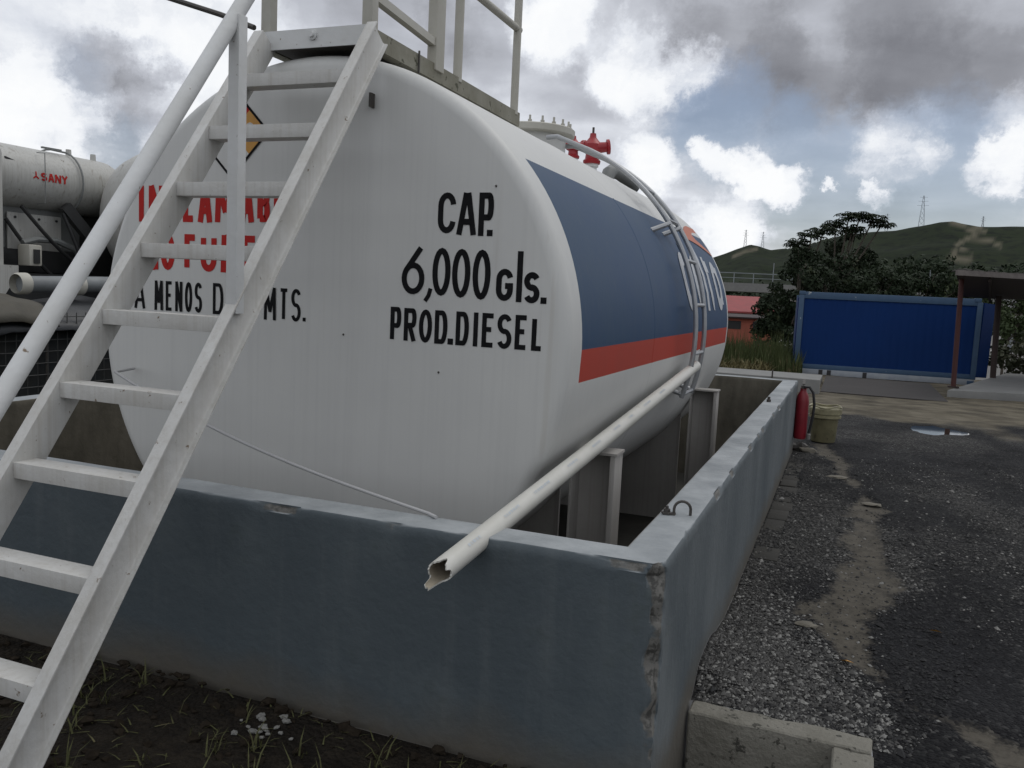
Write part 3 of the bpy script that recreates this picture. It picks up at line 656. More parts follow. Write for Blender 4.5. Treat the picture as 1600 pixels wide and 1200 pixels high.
def line(name, items, m, w, parent, fn):
    mb = MB()
    for it in items:
        if it[0] == '.': dot(mb, it[1], it[2], w*.52, fn)
        elif it[0] == ',': ribbon(mb, [(it[1]+.012, it[2]+.012), (it[1]+.004, it[2]-.018), (it[1]-.012, it[2]-.042)], w*.75, fn)
        else: write(mb, it[0], it[1], it[2], it[3], it[4], it[5] if len(it) > 5 else w, fn)
    return mb.build(name, m, parent)
K = .0245
line('capacity_lettering', [('C', -1.180, -1.098, .998, 1.164), ('A', -1.094, -1.004, .993, 1.163), ('P', -.996, -.930, .990, 1.164), ('.', -.944, 1.003),
     ('6', -1.340, -1.232, .741, .948), (',', -1.214, .757), ('0', -1.196, -1.112, .741, .938), ('0', -1.105, -1.022, .737, .936), ('0', -1.012, -.932, .733, .935),
     ('G', -.906, -.832, .733, .862), ('l', -.825, -.785, .731, .934), ('S', -.785, -.717, .729, .853), ('.', -.699, .742),
     ('P', -1.388, -1.335, .545, .684, .0205), ('R', -1.322, -1.262, .543, .682, .0205), ('O', -1.250, -1.188, .541, .680, .0205), ('D', -1.176, -1.116, .540, .680, .0205), ('.', -1.101, .553),
     ('D', -1.078, -1.018, .540, .680, .0205), ('I', -1.008, -.968, .540, .680, .0205), ('E', -.960, -.900, .540, .680, .0205), ('S', -.892, -.828, .539, .680, .0205), ('E', -.814, -.756, .540, .680, .0205), ('L', -.742, -.690, .540, .678, .0205)],
     M['black_paint'], K, tank, face)
def spread(word, x0, x1, z0, z1, gap, wide={}):
    tot = sum(wide.get(c, 1.0) for c in word); unit = (x1-x0-gap*(len(word)-1))/tot; out = []; x = x0
    for c in word:
        w_ = unit*wide.get(c, 1.0); out.append((c, x, x+w_, z0, z1)); x += w_+gap
    return out
WD = {'I': .48, 'M': 1.35, 'L': .9}
line('warning_lettering', [('I', -2.790, -2.745, 1.022, 1.192), ('N', -2.722, -2.628, 1.022, 1.192), ('F', -2.605, -2.535, 1.022, 1.192), ('L', -2.515, -2.440, 1.024, 1.192), ('A', -2.428, -2.342, 1.024, 1.192), ('M', -2.328, -2.205, 1.026, 1.192), ('A', -2.188, -2.106, 1.028, 1.192), ('B', -2.090, -2.020, 1.030, 1.192), ('L', -2.000, -1.930, 1.032, 1.192), ('E', -1.915, -1.850, 1.034, 1.192)], M['red_paint'], .031, tank, face)
line('smoking_lettering', [('N', -2.742, -2.662, .797, .968), ('O', -2.648, -2.562, .797, .968), ('F', -2.505, -2.428, .797, .968), ('U', -2.408, -2.316, .797, .968), ('M', -2.292, -2.190, .797, .968), ('E', -2.172, -2.085, .797, .968)], M['red_paint'], .031, tank, face)
line('distance_lettering', spread('A', -2.812, -2.742, .606, .742, .0) + spread('MENOS', -2.686, -2.398, .603, .744, .014, {'M': 1.25}) + spread('DE', -2.335, -2.195, .602, .746, .018) , M['black_paint'], .0162, tank, face)
line('metres_lettering', spread('MTS', -2.045, -1.845, .592, .738, .014, {'M': 1.3}) + [('.', -1.826, .604)], M['black_paint'], .0162, tank, face)
MB().box(-1.507, FY-.03, 1.512, -1.497, TF+.01, 1.570).build('lug', M['dark_steel'], tank)
for u, v in ((-.925, 1.19), (-1.15, .42), (-1.62, .55)):
    MB().lathe([(0, .004), (.004, .003), (.005, 0)], (u, FY, v), (0,-1,0), 8).build('rivet', M['dark_steel'], tank)
# hazard diamond
hx, hz, hd = -2.236, 1.428, .200
dm = MB()
def quad(m_i, c):
    dm.cur = m_i; h = hd/2; dm.add([face(c[0], c[1]+h, .0005), face(c[0]+h, c[1], .0005), face(c[0], c[1]-h, .0005), face(c[0]-h, c[1], .0005)], [(0,1,2,3)])
quad(0, (hx, hz+hd/2)); quad(1, (hx+hd/2, hz)); quad(2, (hx-hd/2, hz)); quad(3, (hx, hz-hd/2)); dm.cur = 4
ribbon(dm, [(hx, hz+hd), (hx+hd, hz), (hx, hz-hd), (hx-hd, hz), (hx, hz+hd)], .011, face, .002)
dm.cur = 3; ribbon(dm, [(hx+hd/2+.024*math.cos(a*PI/8), hz+.036*math.sin(a*PI/8)) for a in range(17)], .012, face, .002)
dm.build('hazard_diamond', [M['red_paint'], M['yellow_paint'], M['blue_paint'], M['tank_white'], M['black_paint']], tank)
# lettering along the side, on the curve of the shell
def skin(u, v, lift=0):   # u along the tank, v = arc length above the horizontal
    a = v/TR; r = TR+.004+lift; return (TX+r*math.cos(a), u, TZ+r*math.sin(a))
def side(a): return TR*rad(a)
v0 = side(7.6); va = side(34.2)
mb = MB()
for ch, u0, u1 in (('d', 3.50, 3.86), ('e', 3.96, 4.31), ('l', 4.37, 4.50), ('t', 4.55, 4.84), ('a', 4.92, 5.27)): write(mb, ch, u0, u1, v0, va, .100, skin)
mb.build('side_lettering', M['logo_white'], tank)
sw = MB(); P_ = []
for k in range(13):
    t = k/12; u = 4.42+t*1.04
    lo = 35.8 - 4.6*t*t; hi = 36.3 + 9.5*math.sin(PI*min(1, t*1.15)**.8*.5)
    P_ += [skin(u, side(lo), .001), skin(u, side(min(45.5, hi)), .001)]
sw.add(P_, [(2*k, 2*k+2, 2*k+3, 2*k+1) for k in range(12)])
sw.build('orange_swoosh', M['orange'], tank)
# manhole with bolted flange
MX, MY = -1.80, 3.48
mh = MB().lathe([(.25, 1.55), (.25, 1.885)], (MX, MY, 0), n=40).build('manhole', M['tank_white'], tank, smooth=True)
MB().lathe([(.0, 1.935), (.302, 1.935), (.312, 1.928), (.312, 1.888), (.302, 1.881), (.24, 1.881)], (MX, MY, 0), n=48).build('flange', M['frame_cream'], mh, smooth=True)
for k in range(20):
    a = 2*PI*k/20; x, y = MX+.278*math.cos(a), MY+.278*math.sin(a)
    MB().lathe([(.0, 1.982), (.008, 1.982), (.008, 1.953), (.015, 1.952), (.015, 1.934)], (x, y, 0), n=6).build('bolt', M['frame_cream'], mh)
# two red relief valves on short risers
def valve(x, y, s, zt):
    v = MB().lathe([(.055*s, 1.70), (.055*s, zt), (.07*s, zt), (.07*s, zt+.03*s), (0, zt+.03*s)], (x, y, 0), n=16).build('valve', M['frame_white'], tank, smooth=True)
    m = MB(); z = zt+.03*s
    m.lathe([(0, z), (.085*s, z), (.09*s, z+.03*s), (.07*s, z+.05*s), (.065*s, z+.10*s), (.10*s, z+.12*s), (.10*s, z+.19*s), (.06*s, z+.23*s), (.035*s, z+.26*s), (.03*s, z+.30*s), (0, z+.30*s)], (x, y, 0), n=14)
    m.lathe([(0, 0), (.05*s, 0), (.055*s, .05*s), (.05*s, .13*s), (.075*s, .135*s), (.075*s, .16*s), (0, .165*s)], (x+.02, y-.03, z+.15*s), (.75, .35, .12), n=12)
    m.lathe([(0, 0), (.04*s, 0), (.045*s, .12*s), (0, .125*s)], (x-.02, y, z+.14*s), (-.8, .1, .5), n=12)
    m.build('valve_body', M['valve_red'], v, smooth=True)
    MB().tube([(x, y, z+.28*s), (x, y, z+.36*s)], .012*s, 8).build('spindle', M['dark_steel'], v)
valve(-1.80, 5.02, .88, 1.90); valve(-1.86, 4.66, .62, 1.90)
MB().tube([(-1.8, 5.55, 1.72), (-1.8, 5.56, 1.86), (-1.8, 5.60, 1.93), (-1.8, 5.72, 1.97), (-1.78, 5.9, 1.96), (-1.76, 6.2, 1.935), (-1.75, 6.38, 1.90)], [.06,.06,.065,.065,.055,.055,.07], 14).build('vent_pipe', M['truck_grey'], tank, smooth=True)
# access ladder bent round the shell
LR = TR+.095
def lp(a, y, r=LR): return (TX+r*math.cos(rad(a)), y, TZ+r*math.sin(rad(a)))
LA, LB = 3.22, 3.58
lad = MB().tube([lp(a, LA) for a in range(-18, 68, 3)] + [(TX+.30, LA-.02, TZ+LR-.02), (TX+.22, LA, TZ+LR-.02)], .0165, 10).build('ladder', M['galv'], tank, smooth=True)
MB().tube([lp(a, LB) for a in range(-18, 68, 3)] + [(TX+.30, LB, TZ+LR-.02), (TX+.22, LB, TZ+LR-.02)], .0165, 10).build('rail', M['galv'], lad, smooth=True)
for a in (-17, -5, 9, 22, 35, 47): MB().tube([lp(a, LA), lp(a, LB)], .013, 8).build('rung', M['galv'], lad, smooth=True)
for y in (LA, LB):
    for a in (33.5,): MB().tube([lp(a, y-.16, TR-.01), lp(a, y-.005, LR)], .017, 8).build('bracket', M['galv'], lad, smooth=True)
    MB().tube([lp(-17, y, TR-.01), lp(-17, y, LR)], .015, 8).build('bracket', M['galv'], lad, smooth=True)

# ------------------------------------------------------------------ steel saddles under the tank
def saddle(y, label):
    s = thing('tank_saddle', label, 'support', (TX, y, -1.08), 'steel saddles under the tank')
    pl = MB(); d = .02; pts = [(-1.32, -1.08), (1.12, -1.08), (1.12, -.2)]
    top = [(TR*math.cos(rad(a)), TZ+TR*math.sin(rad(a))) for a in range(-38, -143, -5)]
    pr = [(TX+x, z) for x, z in [(-1.0, -1.08), (1.0, -1.08)]] + [(TX+1.0, TZ+TR*math.sin(rad(-35)))] + [(TX+(TR-.004)*math.cos(rad(a)), TZ+(TR+.0)*math.sin(rad(a))) for a in range(-36, -145, -4)] + [(TX-1.0, TZ+TR*math.sin(rad(-145)))]
    pl.prism([(x, z) for x, z in pr], (0, y+.06, 0), (0, y+.08, 0), (1,0,0), (0,0,1)); pl.build('web_plate', M['saddle'], s)
    for sg in (1, -1):
        c = [(0,0),(.215,0),(.215,.14),(.19,.14),(.19,.012),(.012,.012),(.012,.14),(0,.14)]
        x0 = TX+sg*1.085; prof = [(sg*x, -yy) for x, yy in c]
        pp = MB(); pp.prism(prof, (x0, y+.07, -1.08), (x0, y+.07, .045), (1,0,0), (0,1,0)); pl_ = pp.build('post', M['saddle'], s, bevel=.003)
        xa, xb = sorted((x0-sg*.012, x0+sg*.222))
        MB().box(xa, y-.076, .0455, xb, y+.076, .0575).build('cap_plate', M['saddle'], pl_)
saddle(1.42, 'grey steel saddle with channel posts under the front of the tank')
saddle(4.62, 'grey steel saddle with channel posts under the rear of the tank')

# ------------------------------------------------------------------ platform on the tank
PX0, PX1, PY0, PY1, PZ0, PZ1 = -2.075, -1.535, .795, 2.56, 1.772, 1.852
plat = thing('tank_platform', 'white steel walkway with mossy edge and railing posts atop the tank', 'platform', ((PX0+PX1)/2, PY0, PZ0))
MB().box(PX0+.006, PY0+.006, PZ0+.004, PX1-.006, PY1-.006, PZ0+.034).build('deck', M['dark_steel'], plat)
MB().box(PX0, PY0-.004, PZ0, PX1, PY0+.002, PZ1).build('front_fascia', M['frame_white'], plat)
MB().prism([(0,0),(.055,0),(.055,.006),(.006,.006),(.006,.072),(.055,.074),(.055,.08),(0,.08)], (PX1+.004, PY0, PZ0), (PX1+.004, PY1, PZ0), (-1,0,0), (0,0,1)).build('side_fascia', M['fascia'], plat)
MB().prism([(0,0),(.055,0),(.055,.006),(.006,.006),(.006,.072),(.055,.074),(.055,.08),(0,.08)], (PX0-.004, PY0, PZ0), (PX0-.004, PY1, PZ0), (1,0,0), (0,0,1)).build('side_fascia', M['fascia'], plat)
MB().box(PX0+.01, PY1-.012, PZ0, PX1-.01, PY1-.006, PZ1).build('rear_fascia', M['fascia'], plat)
def post(x, y, w, d, h): MB().box(x-w/2, y-d/2, PZ1-.03, x+w/2, y+d/2, PZ1+h).build('post', M['frame_cream'], plat, bevel=.004)
post(PX1-.015, PY0+.045, .05, .05, 1.02); post(PX0+.02, PY0+.03, .05, .05, 1.02)
post(PX1-.012, 1.45, .05, .09, 1.02)
for x, y in ((PX1-.012, 1.70), (PX1-.012, 2.50)):
    MB().tube([(x, y, PZ1-.02), (x, y, PZ1+1.02)], .024, 14).build('post', M['frame_cream'], plat, smooth=True)
for x in (PX1-.012,):
    MB().tube([(x, PY0+.07, PZ1+1.02), (x, 2.53, PZ1+1.02)], .024, 12).build('rail', M['frame_cream'], plat, smooth=True)
    MB().tube([(x, 1.70, 2.33), (x, 2.53, 2.33)], .021, 12).build('rail', M['frame_cream'], plat, smooth=True)
    MB().bar((x, PY0+.07, 1.985), (x, 1.42, 1.950), .035, .035).build('rail', M['frame_cream'], plat)
MB().lathe([(0, 0), (.022, 0), (.022, .008), (.012, .009), (.012, .02), (0, .02)], (-1.80, PY0-.004, 1.823), (0,-1,0), 10).build('bolt_head', M['frame_white'], plat)
MB().tube([(PX1+.012, 1.235, PZ1+.01), (PX1+.012, 1.235, PZ0-.01)], .005, 6).build('tie_wire', M['dark_steel'], plat)
blk = MB().tube([(PX0-.02, PY0-.02, 1.868), (-2.3, .80, 1.945), (-2.75, .82, 2.09), (-3.5, .9, 2.37), (-4.5, 1.1, 2.70)], .012, 8).build('black_cable', M['dark_steel'], smooth=True)
tag(blk, 'thin black cable tied to left corner of the tank platform', 'cable')

# ------------------------------------------------------------------ the steep stair
stair = thing('access_stair', 'steep white steel stair with angle treads and pipe handrail leaning on the tank', 'stair', (-1.75, -1.12, GZ))
T0 = Vector((0, .735, 1.842)); T1 = Vector((0, -1.135, -.735))
sdv = (T0-T1).normalized(); snr = Vector((0, -sdv.z, sdv.y))     # outward normal (towards the climber, up)
SXR, SXL = -1.50, -2.065      # inner lip positions
def stringer(x, sg):
    # channel lying on edge: web on the side away from the camera's stair, short lip along the lower edge
    P = [(0,0),(.047,0),(.047,-.008),(.030,-.010),(.028,-.016),(.028,-.102),(.031,-.110),(.046,-.112),(.046,-.118),(.020,-.118),(.020,-.008),(0,-.008)] if sg > 0 else \
        [(0,0),(.048,0),(.048,-.112),(.040,-.118),(.040,-.008),(0,-.008)]
    MB().prism(P, T1 + Vector((x,0,0)), T0 + Vector((x,0,0)), (1,0,0), snr).build('stringer', M['frame_dirty'], stair, bevel=.0025)
stringer(SXR, 1); stringer(SXL, -1)
RX0, RX1 = SXL+.0485, SXR+.0195
for k in range(10):
    z = 1.567-.2443*k; y = T1.y + (z-T1.z)/(T0.z-T1.z)*(T0.y-T1.y)
    y0 = y+.046; tr = [(0,0),(.075,0),(.075,.005),(.005,.005),(.005,.047),(.085,.047),(.085,.052),(0,.052)]
    MB().prism(tr, (RX0, y0, z), (RX1, y0, z), (0,1,0), (0,0,1)).build('tread', M['frame_dirty'], stair, bevel=.0018)
hs = Vector((SXR+.014, -.070, 1.637)); 
h0 = hs - sdv*1.72; h1 = hs + sdv*1.50
MB().tube([h0, h0.lerp(h1, .3), h0.lerp(h1, .6), h1], .0255, 20).build('handrail', M['frame_white'], stair, smooth=True)
MB().box(SXR+.002, -.104, .655, SXR+.044, -.062, 1.615).build('handrail_post', M['frame_white'], stair, bevel=.003)
yb = h0.y+.06; zb = T1.z+(yb-T1.y)/(T0.y-T1.y)*(T0.z-T1.z)
MB().box(SXR+.002, yb-.021, zb+.005, SXR+.044, yb+.021, h0.z+.07).build('handrail_post', M['frame_white'], stair, bevel=.003)

# ------------------------------------------------------------------ broken pvc pipe across the wall
def pvc():
    o = thing('pvc_pipe', 'dirty white plastic pipe with broken end lying from tank ladder over the wall', 'pipe', (-.5, .05, .04))
    a = Vector((-.600, -.255, -.040)); b = Vector((-.505, 3.42, .330)); d = (b-a).normalized(); r = .035
    x = d.cross(Vector((0,0,1))).normalized(); y = x.cross(d); n = 40; out = []; inn = []; L_ = (b-a).length
    ks = [0, .02, .04, .06, .1, .2, .4, .8, 1.4, 2.2, 3.0, L_]
    vs = []
    def jag(j):
        t = j/n*2*PI
        return .020*noise.noise(Vector((math.cos(t)*1.6, math.sin(t)*1.6, 4)))+.012*noise.noise(Vector((math.cos(t)*5, math.sin(t)*5, 1))) + (-.050 if 25 <= j <= 29 else 0) + (.022 if 31 <= j <= 37 or 6 < j < 10 else 0)
    for rr in (r, r-.005):
        for k in ks:
            sag = .0
            for j in range(n):
                t = j/n*2*PI; s = k + (jag(j)*(1-k/.06) if k < .06 else 0)
                vs.append(a + d*s + (x*math.cos(t)+y*math.sin(t))*rr)
    m = len(ks); fs = []; mi = []
    for q in range(2):
        for i in range(m-1):
            for j in range(n):
                p = q*m*n; f = (p+i*n+j, p+i*n+(j+1) % n, p+(i+1)*n+(j+1) % n, p+(i+1)*n+j); fs.append(f if q == 0 else f[::-1]); mi.append(q)
    for j in range(n): fs.append((j, m*n+j, m*n+(j+1) % n, (j+1) % n)); mi.append(0)
    mb = MB(); mb.v = vs; mb.f = fs; mb.mi = mi
    mb.build('tube', [M['pvc'], M['pvc_in']], o, smooth=True, angle=50)
    def on_pipe(u, v, lift=0):
        t = v/r + .95; return a + d*u + (x*math.cos(t)+y*math.sin(t))*(r+.0015+lift)
    random.seed(3); u = .15
    while u < 2.6:
        pr = MB()
        for k in range(random.randint(4, 9)):
            ww = .008+random.random()*.008
            pr.add([on_pipe(u, -.005), on_pipe(u+ww, -.005), on_pipe(u+ww, .005), on_pipe(u, .005)], [(0,1,2,3)]); u += ww+.006
        u += .12+random.random()*.1; pr.build('faded_print', M['print'], o)
pvc()
rp = MB().tube([(-2.80, .795, .31), (-2.74, .62, .31)] + [Vector((-2.74,.62,.305)).lerp(Vector((-.845,.155,.004)), t) - Vector((0,0,.05*math.sin(PI*t))) for t in [i/14 for i in range(1, 15)]] + [(-.80, .12, .006)], .0062, 8).build('rope', M['rope'], smooth=True)
tag(rp, 'thin white rope hanging slack across the lower front of the tank', 'rope')

# ------------------------------------------------------------------ small things on and beside the wall
ub = thing('u_bolt', 'rusty steel u-bolt standing in the top of the wall', 'u-bolt', (-.07, .63, 0))
MB().tube([(-.094, .622, -.01), (-.094, .622, .022)] + [(-.066-.028*math.cos(rad(a)), .632+.010*(a/90-1), .022+.028*math.sin(rad(a))) for a in range(20, 180, 20)] + [(-.038, .642, .022), (-.038, .642, -.01)], .0052, 10).build('loop', M['dark_steel'], ub, smooth=True)
MB().lathe([(0, .030), (.006, .030), (.006, .019), (.0125, .019), (.0125, .008), (.02, .007), (.02, .001)], (-.119, .618, 0), n=6).build('nut', M['dark_steel'], ub)
MB().box(-.132, .610, -.001, -.088, .632, .006).build('plate', M['dark_steel'], ub)
stb = MB().lathe([(0, .04), (.011, .04), (.011, .02), (.017, .019), (.017, -.005)], (-.104, 4.6, 0), n=8).build('anchor_bolt', M['dark_steel']); tag(stb, 'small rusty bolt stub in the far top of the wall', 'bolt')
ext = thing('fire_extinguisher', 'red fire extinguisher with black hose hung outside the far wall', 'fire extinguisher', (.10, 6.72, -.62))
ex, ey = .062, 6.72
MB().lathe([(0, -.58), (.058, -.58), (.063, -.56), (.063, -.20), (.055, -.14), (.035, -.10), (.03, -.09), (.03, -.06), (0, -.06)], (ex, ey, 0), n=24).build('cylinder', M['ext_red'], ext, smooth=True)
MB().box(ex-.022, ey-.03, -.07, ex+.022, ey+.05, -.035).build('valve_head', M['dark_steel'], ext, bevel=.004)
MB().bar((ex, ey-.04, -.02), (ex, ey+.11, .015), .025, .008).build('handle', M['dark_steel'], ext)
MB().tube([(ex+.01, ey-.03, -.05), (ex+.06, ey-.05, -.045), (ex+.10, ey-.06, -.10), (ex+.118, ey-.06, -.22), (ex+.11, ey-.05, -.36), (ex+.095, ey-.04, -.46), (ex+.085, ey-.04, -.52)], .0135, 10).build('hose', M['black_rubber'], ext, smooth=True)
MB().lathe([(0,0),(.016,0),(.022,.05),(.014,.06),(0,.06)], (ex+.085, ey-.04, -.575), n=10).build('nozzle', M['pebble'], ext, smooth=True)
bk = thing('plastic_bucket', 'dirty yellowed plastic bucket on the ground behind the extinguisher', 'bucket', (.27, 7.72, GZ), local=True)
MB().lathe([(0, .002), (.125, .002), (.13, .01), (.15, .33), (.152, .335)], (0,0,0), n=32).build('body', M['bucket'], bk, smooth=True)
MB().lathe([(.150, .27), (.172, .275), (.174, .30), (.160, .305), (.160, .315), (.176, .32), (.178, .375), (.170, .385), (.15, .372), (0, .366)], (0,0,0), n=32).build('lid', M['bucket_rim'], bk, smooth=True)
MB().tube([(.170*math.cos(rad(a)), .170*math.sin(rad(a)), .388+.02*math.sin(rad(a*2))**2) for a in range(0, 361, 15)], .009, 8).build('cord_coil', M['bucket_rim'], bk, smooth=True)
def stone(x, y, r, sq, m, label, group=None, sub=2, dz=0):
    s = MB().rock((x, y, gz(x, y)+bank(x, y)+r*sq[2]*.5+dz), r, sq, sub).build('stone', m, smooth=True, angle=25); return tag(s, label, 'stone', group)
stone(.06, 6.90, .085, (1.2, .8, .7), M['dark_steel'], 'dark stone at the foot of the wall below the extinguisher')
stone(.15, 6.84, .06, (1.4, .8, .6), M['stone_tan'], 'grey stone beside the dark one below the extinguisher')
stone(.72, 4.66, .055, (1.5, .8, .2), M['stone_tan'], 'flat pale slab of stone at the head of the mud path')
stone(.37, 1.74, .040, (1.3, .9, .25), M['stone_tan'], 'flat pale stone left of the wet mud path')
stone(.46, 5.66, .06, (1.5, 1, .2), M['stone_tan'], 'low tan lump of earth where the mud path bends')
lf = MB().add([(.515, 1.36, GZ+.02), (.535, 1.345, GZ+.03), (.575, 1.36, GZ+.018), (.55, 1.385, GZ+.016)], [(0,1,2,3)]).build('fallen_leaf', M['yellow_paint']); tag(lf, 'yellow fallen leaf on the wet mud path', 'leaf')
lf2 = MB().add([(.905, 1.93, GZ+.02), (.93, 1.915, GZ+.032), (.965, 1.93, GZ+.018), (.94, 1.955, GZ+.016)], [(0,1,2,3)]).build('fallen_leaf', M['yellow_paint']); tag(lf2, 'yellow fallen leaf on the black gravel right of the mud path', 'leaf')
random.seed(5)
for k in range(22):
    x = -1.27+random.gauss(0, .06); y = -.17+random.gauss(0, .045); r = .005+random.random()*.008
    s = MB().rock((x, y, gz(x, y)+bank(x, y)+.006), r, (1.3, 1, .6), 1, .4).build('stone_chip', M['pebble']); tag(s, 'white stone chip in the little heap below the front wall', 'stone', 'white chips on the soil')
# flagstones along the foot of the right wall
random.seed(8); y = 2.75
while y < 6.3:
    ln = .26+random.random()*.12; x1 = .130+random.random()*.03
    s = MB().box(.012, y, GZ-.04, x1, y+ln-.02, GZ+.000+random.random()*.010).build('paving_block', M['concrete_dirty'], bevel=.006)
    tag(s, 'dirty concrete block in the row along the foot of the right wall', 'paving block', 'blocks along the wall foot'); y += ln
# drain box
db = thing('drain_box', 'open concrete drain box at the outer corner of the wall', 'drain', (.3, .6, -1.25))
def rough_box(x0, y0, z0, x1, y1, z1, name, m, st=.03, seed=0):
    bm = bmesh.new(); bmesh.ops.create_cube(bm, size=1)
    for v in bm.verts: v.co = Vector(((x0+x1)/2+v.co.x*(x1-x0), (y0+y1)/2+v.co.y*(y1-y0), (z0+z1)/2+v.co.z*(z1-z0)))
    bmesh.ops.bevel(bm, geom=bm.edges[:], offset=.006, segments=1, affect='EDGES')
    bmesh.ops.subdivide_edges(bm, edges=[e for e in bm.edges if e.calc_length() > .1], cuts=14, use_grid_fill=True)
    for v in bm.verts:
        v.co += Vector([noise.fractal(v.co*8+Vector((q*9, seed, 0)), 1, 2, 4) for q in range(3)])*.006
    mb = MB(); bm.verts.index_update(); mb.v = [tuple(v.co) for v in bm.verts]; mb.f = [tuple(v.index for v in f.verts) for f in bm.faces]; mb.mi = [0]*len(mb.f); bm.free()
    return mb.build(name, m, db, smooth=True, angle=30)
rough_box(.008, .615, -1.4, .632, .725, -.722, 'back_wall', M['concrete'], seed=1)
rough_box(.502, -1.3, -1.4, .634, .611, -.728, 'side_wall', M['concrete'], seed=2)
MB().box(.006, -1.3, -1.42, .50, .612, -1.36).build('base', M['concrete_dirty'], db)

# ------------------------------------------------------------------ loose gravel and weeds
def gravel():
    random.seed(11); nrm = random.random
    vs = []; fs = []; mi = []
    oct_f = [(0,2,4),(2,1,4),(1,3,4),(3,0,4),(2,0,5),(1,2,5),(3,1,5),(0,3,5)]
    n = 0
    while n < 30000:
        y = .66+6.4*nrm()**1.7; x = .01+(.5+y*.36)*nrm()
        mu, pa, ro, so_, dk = zones(x, y)
        keep = .22+.9*pa; keep *= 1.5 if x < .7 and y < 2.2 else 1
        if mu > .3: keep = .10
        if nrm() > keep: continue
        if x < .17 and y > 2.7 and nrm() > .6: continue
        if y < .735 and x < .64: continue
        r = .0030+.0075*nrm()**2.4+ (.010 if nrm() < .012 else 0); z = gz(x, y)+bank(x, y)-mu*.012+r*.25
        k = len(vs); ca = nrm()*PI; c, s = math.cos(ca), math.sin(ca); a, b, h = r*(1+.5*nrm()), r*(.7+.4*nrm()), r*(.5+.4*nrm())
        tl = (nrm()-.5)*.9
        for dx, dy, dz in ((a,0,tl*a*.5),(-a,0,-tl*a*.5),(0,b,0),(0,-b,0),(.3*a*(nrm()-.5),.3*b*(nrm()-.5),h),(0,0,-h)):
            vs.append((x+dx*c-dy*s, y+dx*s+dy*c, z+dz))
        q = nrm(); pl_ = .12 if x < .7 and y < 2.2 else 0; md = 0 if q < (.75 - .55*pa + .5*dk - pl_) else 1 if q < .93-pl_ else 2
        fs += [tuple(i+k for i in f) for f in oct_f]; mi += [md]*8; n += 1
    mb = MB(); mb.v = vs; mb.f = fs; mb.mi = mi
    o = mb.build('gravel', [mat('gravel_dark', (.008, .008, .009), .8, (.017, .017, .017), 40), mat('gravel_grey', (.045, .044, .042), .85, (.085, .082, .077), 40), mat('gravel_pale', (.24, .235, .22), .85, (.17, .165, .155), 40)])
    tag(o, 'loose grey and black gravel strewn over the yard right of the wall', 'gravel', kind='stuff')
gravel()
def blade(mb, x, y, z, h, lean, az, w):
    dx, dy = math.cos(az), math.sin(az); px, py = -dy*w/2, dx*w/2
    p0 = Vector((x, y, z)); p1 = p0+Vector((dx*lean*.35, dy*lean*.35, h*.6)); p2 = p0+Vector((dx*lean, dy*lean, h)); e = Vector((px, py, 0))
    mb.add([p0-e, p0+e, p1+e*.8, p1-e*.8, p2], [(0,1,2,3), (3,2,4)])
def weeds():
    random.seed(21); mb = MB(); rr = random.random
    tufts = [(-.62+random.gauss(0,.10), -.36+random.gauss(0,.07)) for _ in range(16)] + [(-.15-2.2*rr(), -.10-.75*rr()) for _ in range(80)] + [(-.2-1.0*rr(), -.40-.4*rr()) for _ in range(40)]
    for x, y in tufts:
        for k in range(random.randint(3, 9)):
            h = .02+.075*rr()**1.6; blade(mb, x+random.gauss(0,.012), y+random.gauss(0,.012), gz(x,y)+bank(x,y)-.004, h, h*(.3+1.1*rr()), rr()*2*PI, .0035+.004*rr())
    # small clods and dead litter
    for k in range(420):
        x, y = -.05-2.4*rr(), -.04-.95*rr()**1.2
        blade(mb, x, y, gz(x,y)+bank(x,y)+.003, .004+.01*rr(), .03+.05*rr(), rr()*2*PI, .003+.003*rr())
    tag(mb.build('weeds', M['weed']), 'thin weeds and dead grass on the dark soil before the wall', 'weeds', kind='stuff')
    cl = MB(); random.seed(22)
    for k in range(500):
        x, y = -.02-2.6*rr(), -.03-1.0*rr()**1.6; r = .006+.018*rr()**2
        cl.rock((x, y, gz(x,y)+bank(x,y)+r*.2), r, (1.2,1,.7), 1, .5)
    tag(cl.build('soil_clods', mat('soil_clod', (.013,.010,.007), .98, (.028,.022,.016), 30, spec=.1)), 'dark crumbs of soil along the foot of the front wall', 'soil', kind='stuff')
weeds()

# ------------------------------------------------------------------ beyond the yard: kerb, container, canopy
kb = MB().box(-9, 16.2, -1.3, -.02, 16.55, -.735).build('concrete_slab', M['concrete_pale'], bevel=.02); tag(kb, 'long pale concrete slab lying behind the far wall', 'slab')
kb2 = MB().box(-8, 17.6, -1.4, -.10, 21.6, -1.03).build('slab_step', M['concrete_pale'], bevel=.02); tag(kb2, 'low concrete apron between pale slab and tall grass', 'slab')
mk = MB().box(-.98, 16.13, -.95, -.95, 16.17, -.60).build('marker_peg', M['dark_steel']); tag(mk, 'thin dark peg standing at the pale slab', 'peg')
bed = MB().box(-.015, 17.0, -1.35, 2.45, 21.5, -1.04); bm_ = bed.build('soil_bed', mat('bed_soil', (.035,.030,.028), .95, (.02,.018,.017), 1.5, 8, .9, .5, 6)); tag(bm_, kind='structure')
rz_c = math.atan2(28.853-26.666, 4.378+1.257)
ct = thing('shipping_container', 'deep blue shipping container with lighter blue frame and pale sill', 'container', (-1.085, 26.12, -1.37), rz=rad(5.2), local=True)
CL, CH, CW = 5.22, 2.60, 2.44
cor = []; nn = 46
body = MB(); x = .16; zs = (.26, CH-.22); prof = []
while x < CL-.16:
    prof += [(x, .045), (x+.05, .052), (x+.11, .052), (x+.16, .045)]; x += .235
prof = [(p, q) for p, q in prof if p < CL-.15] + [(CL-.15, .045)]
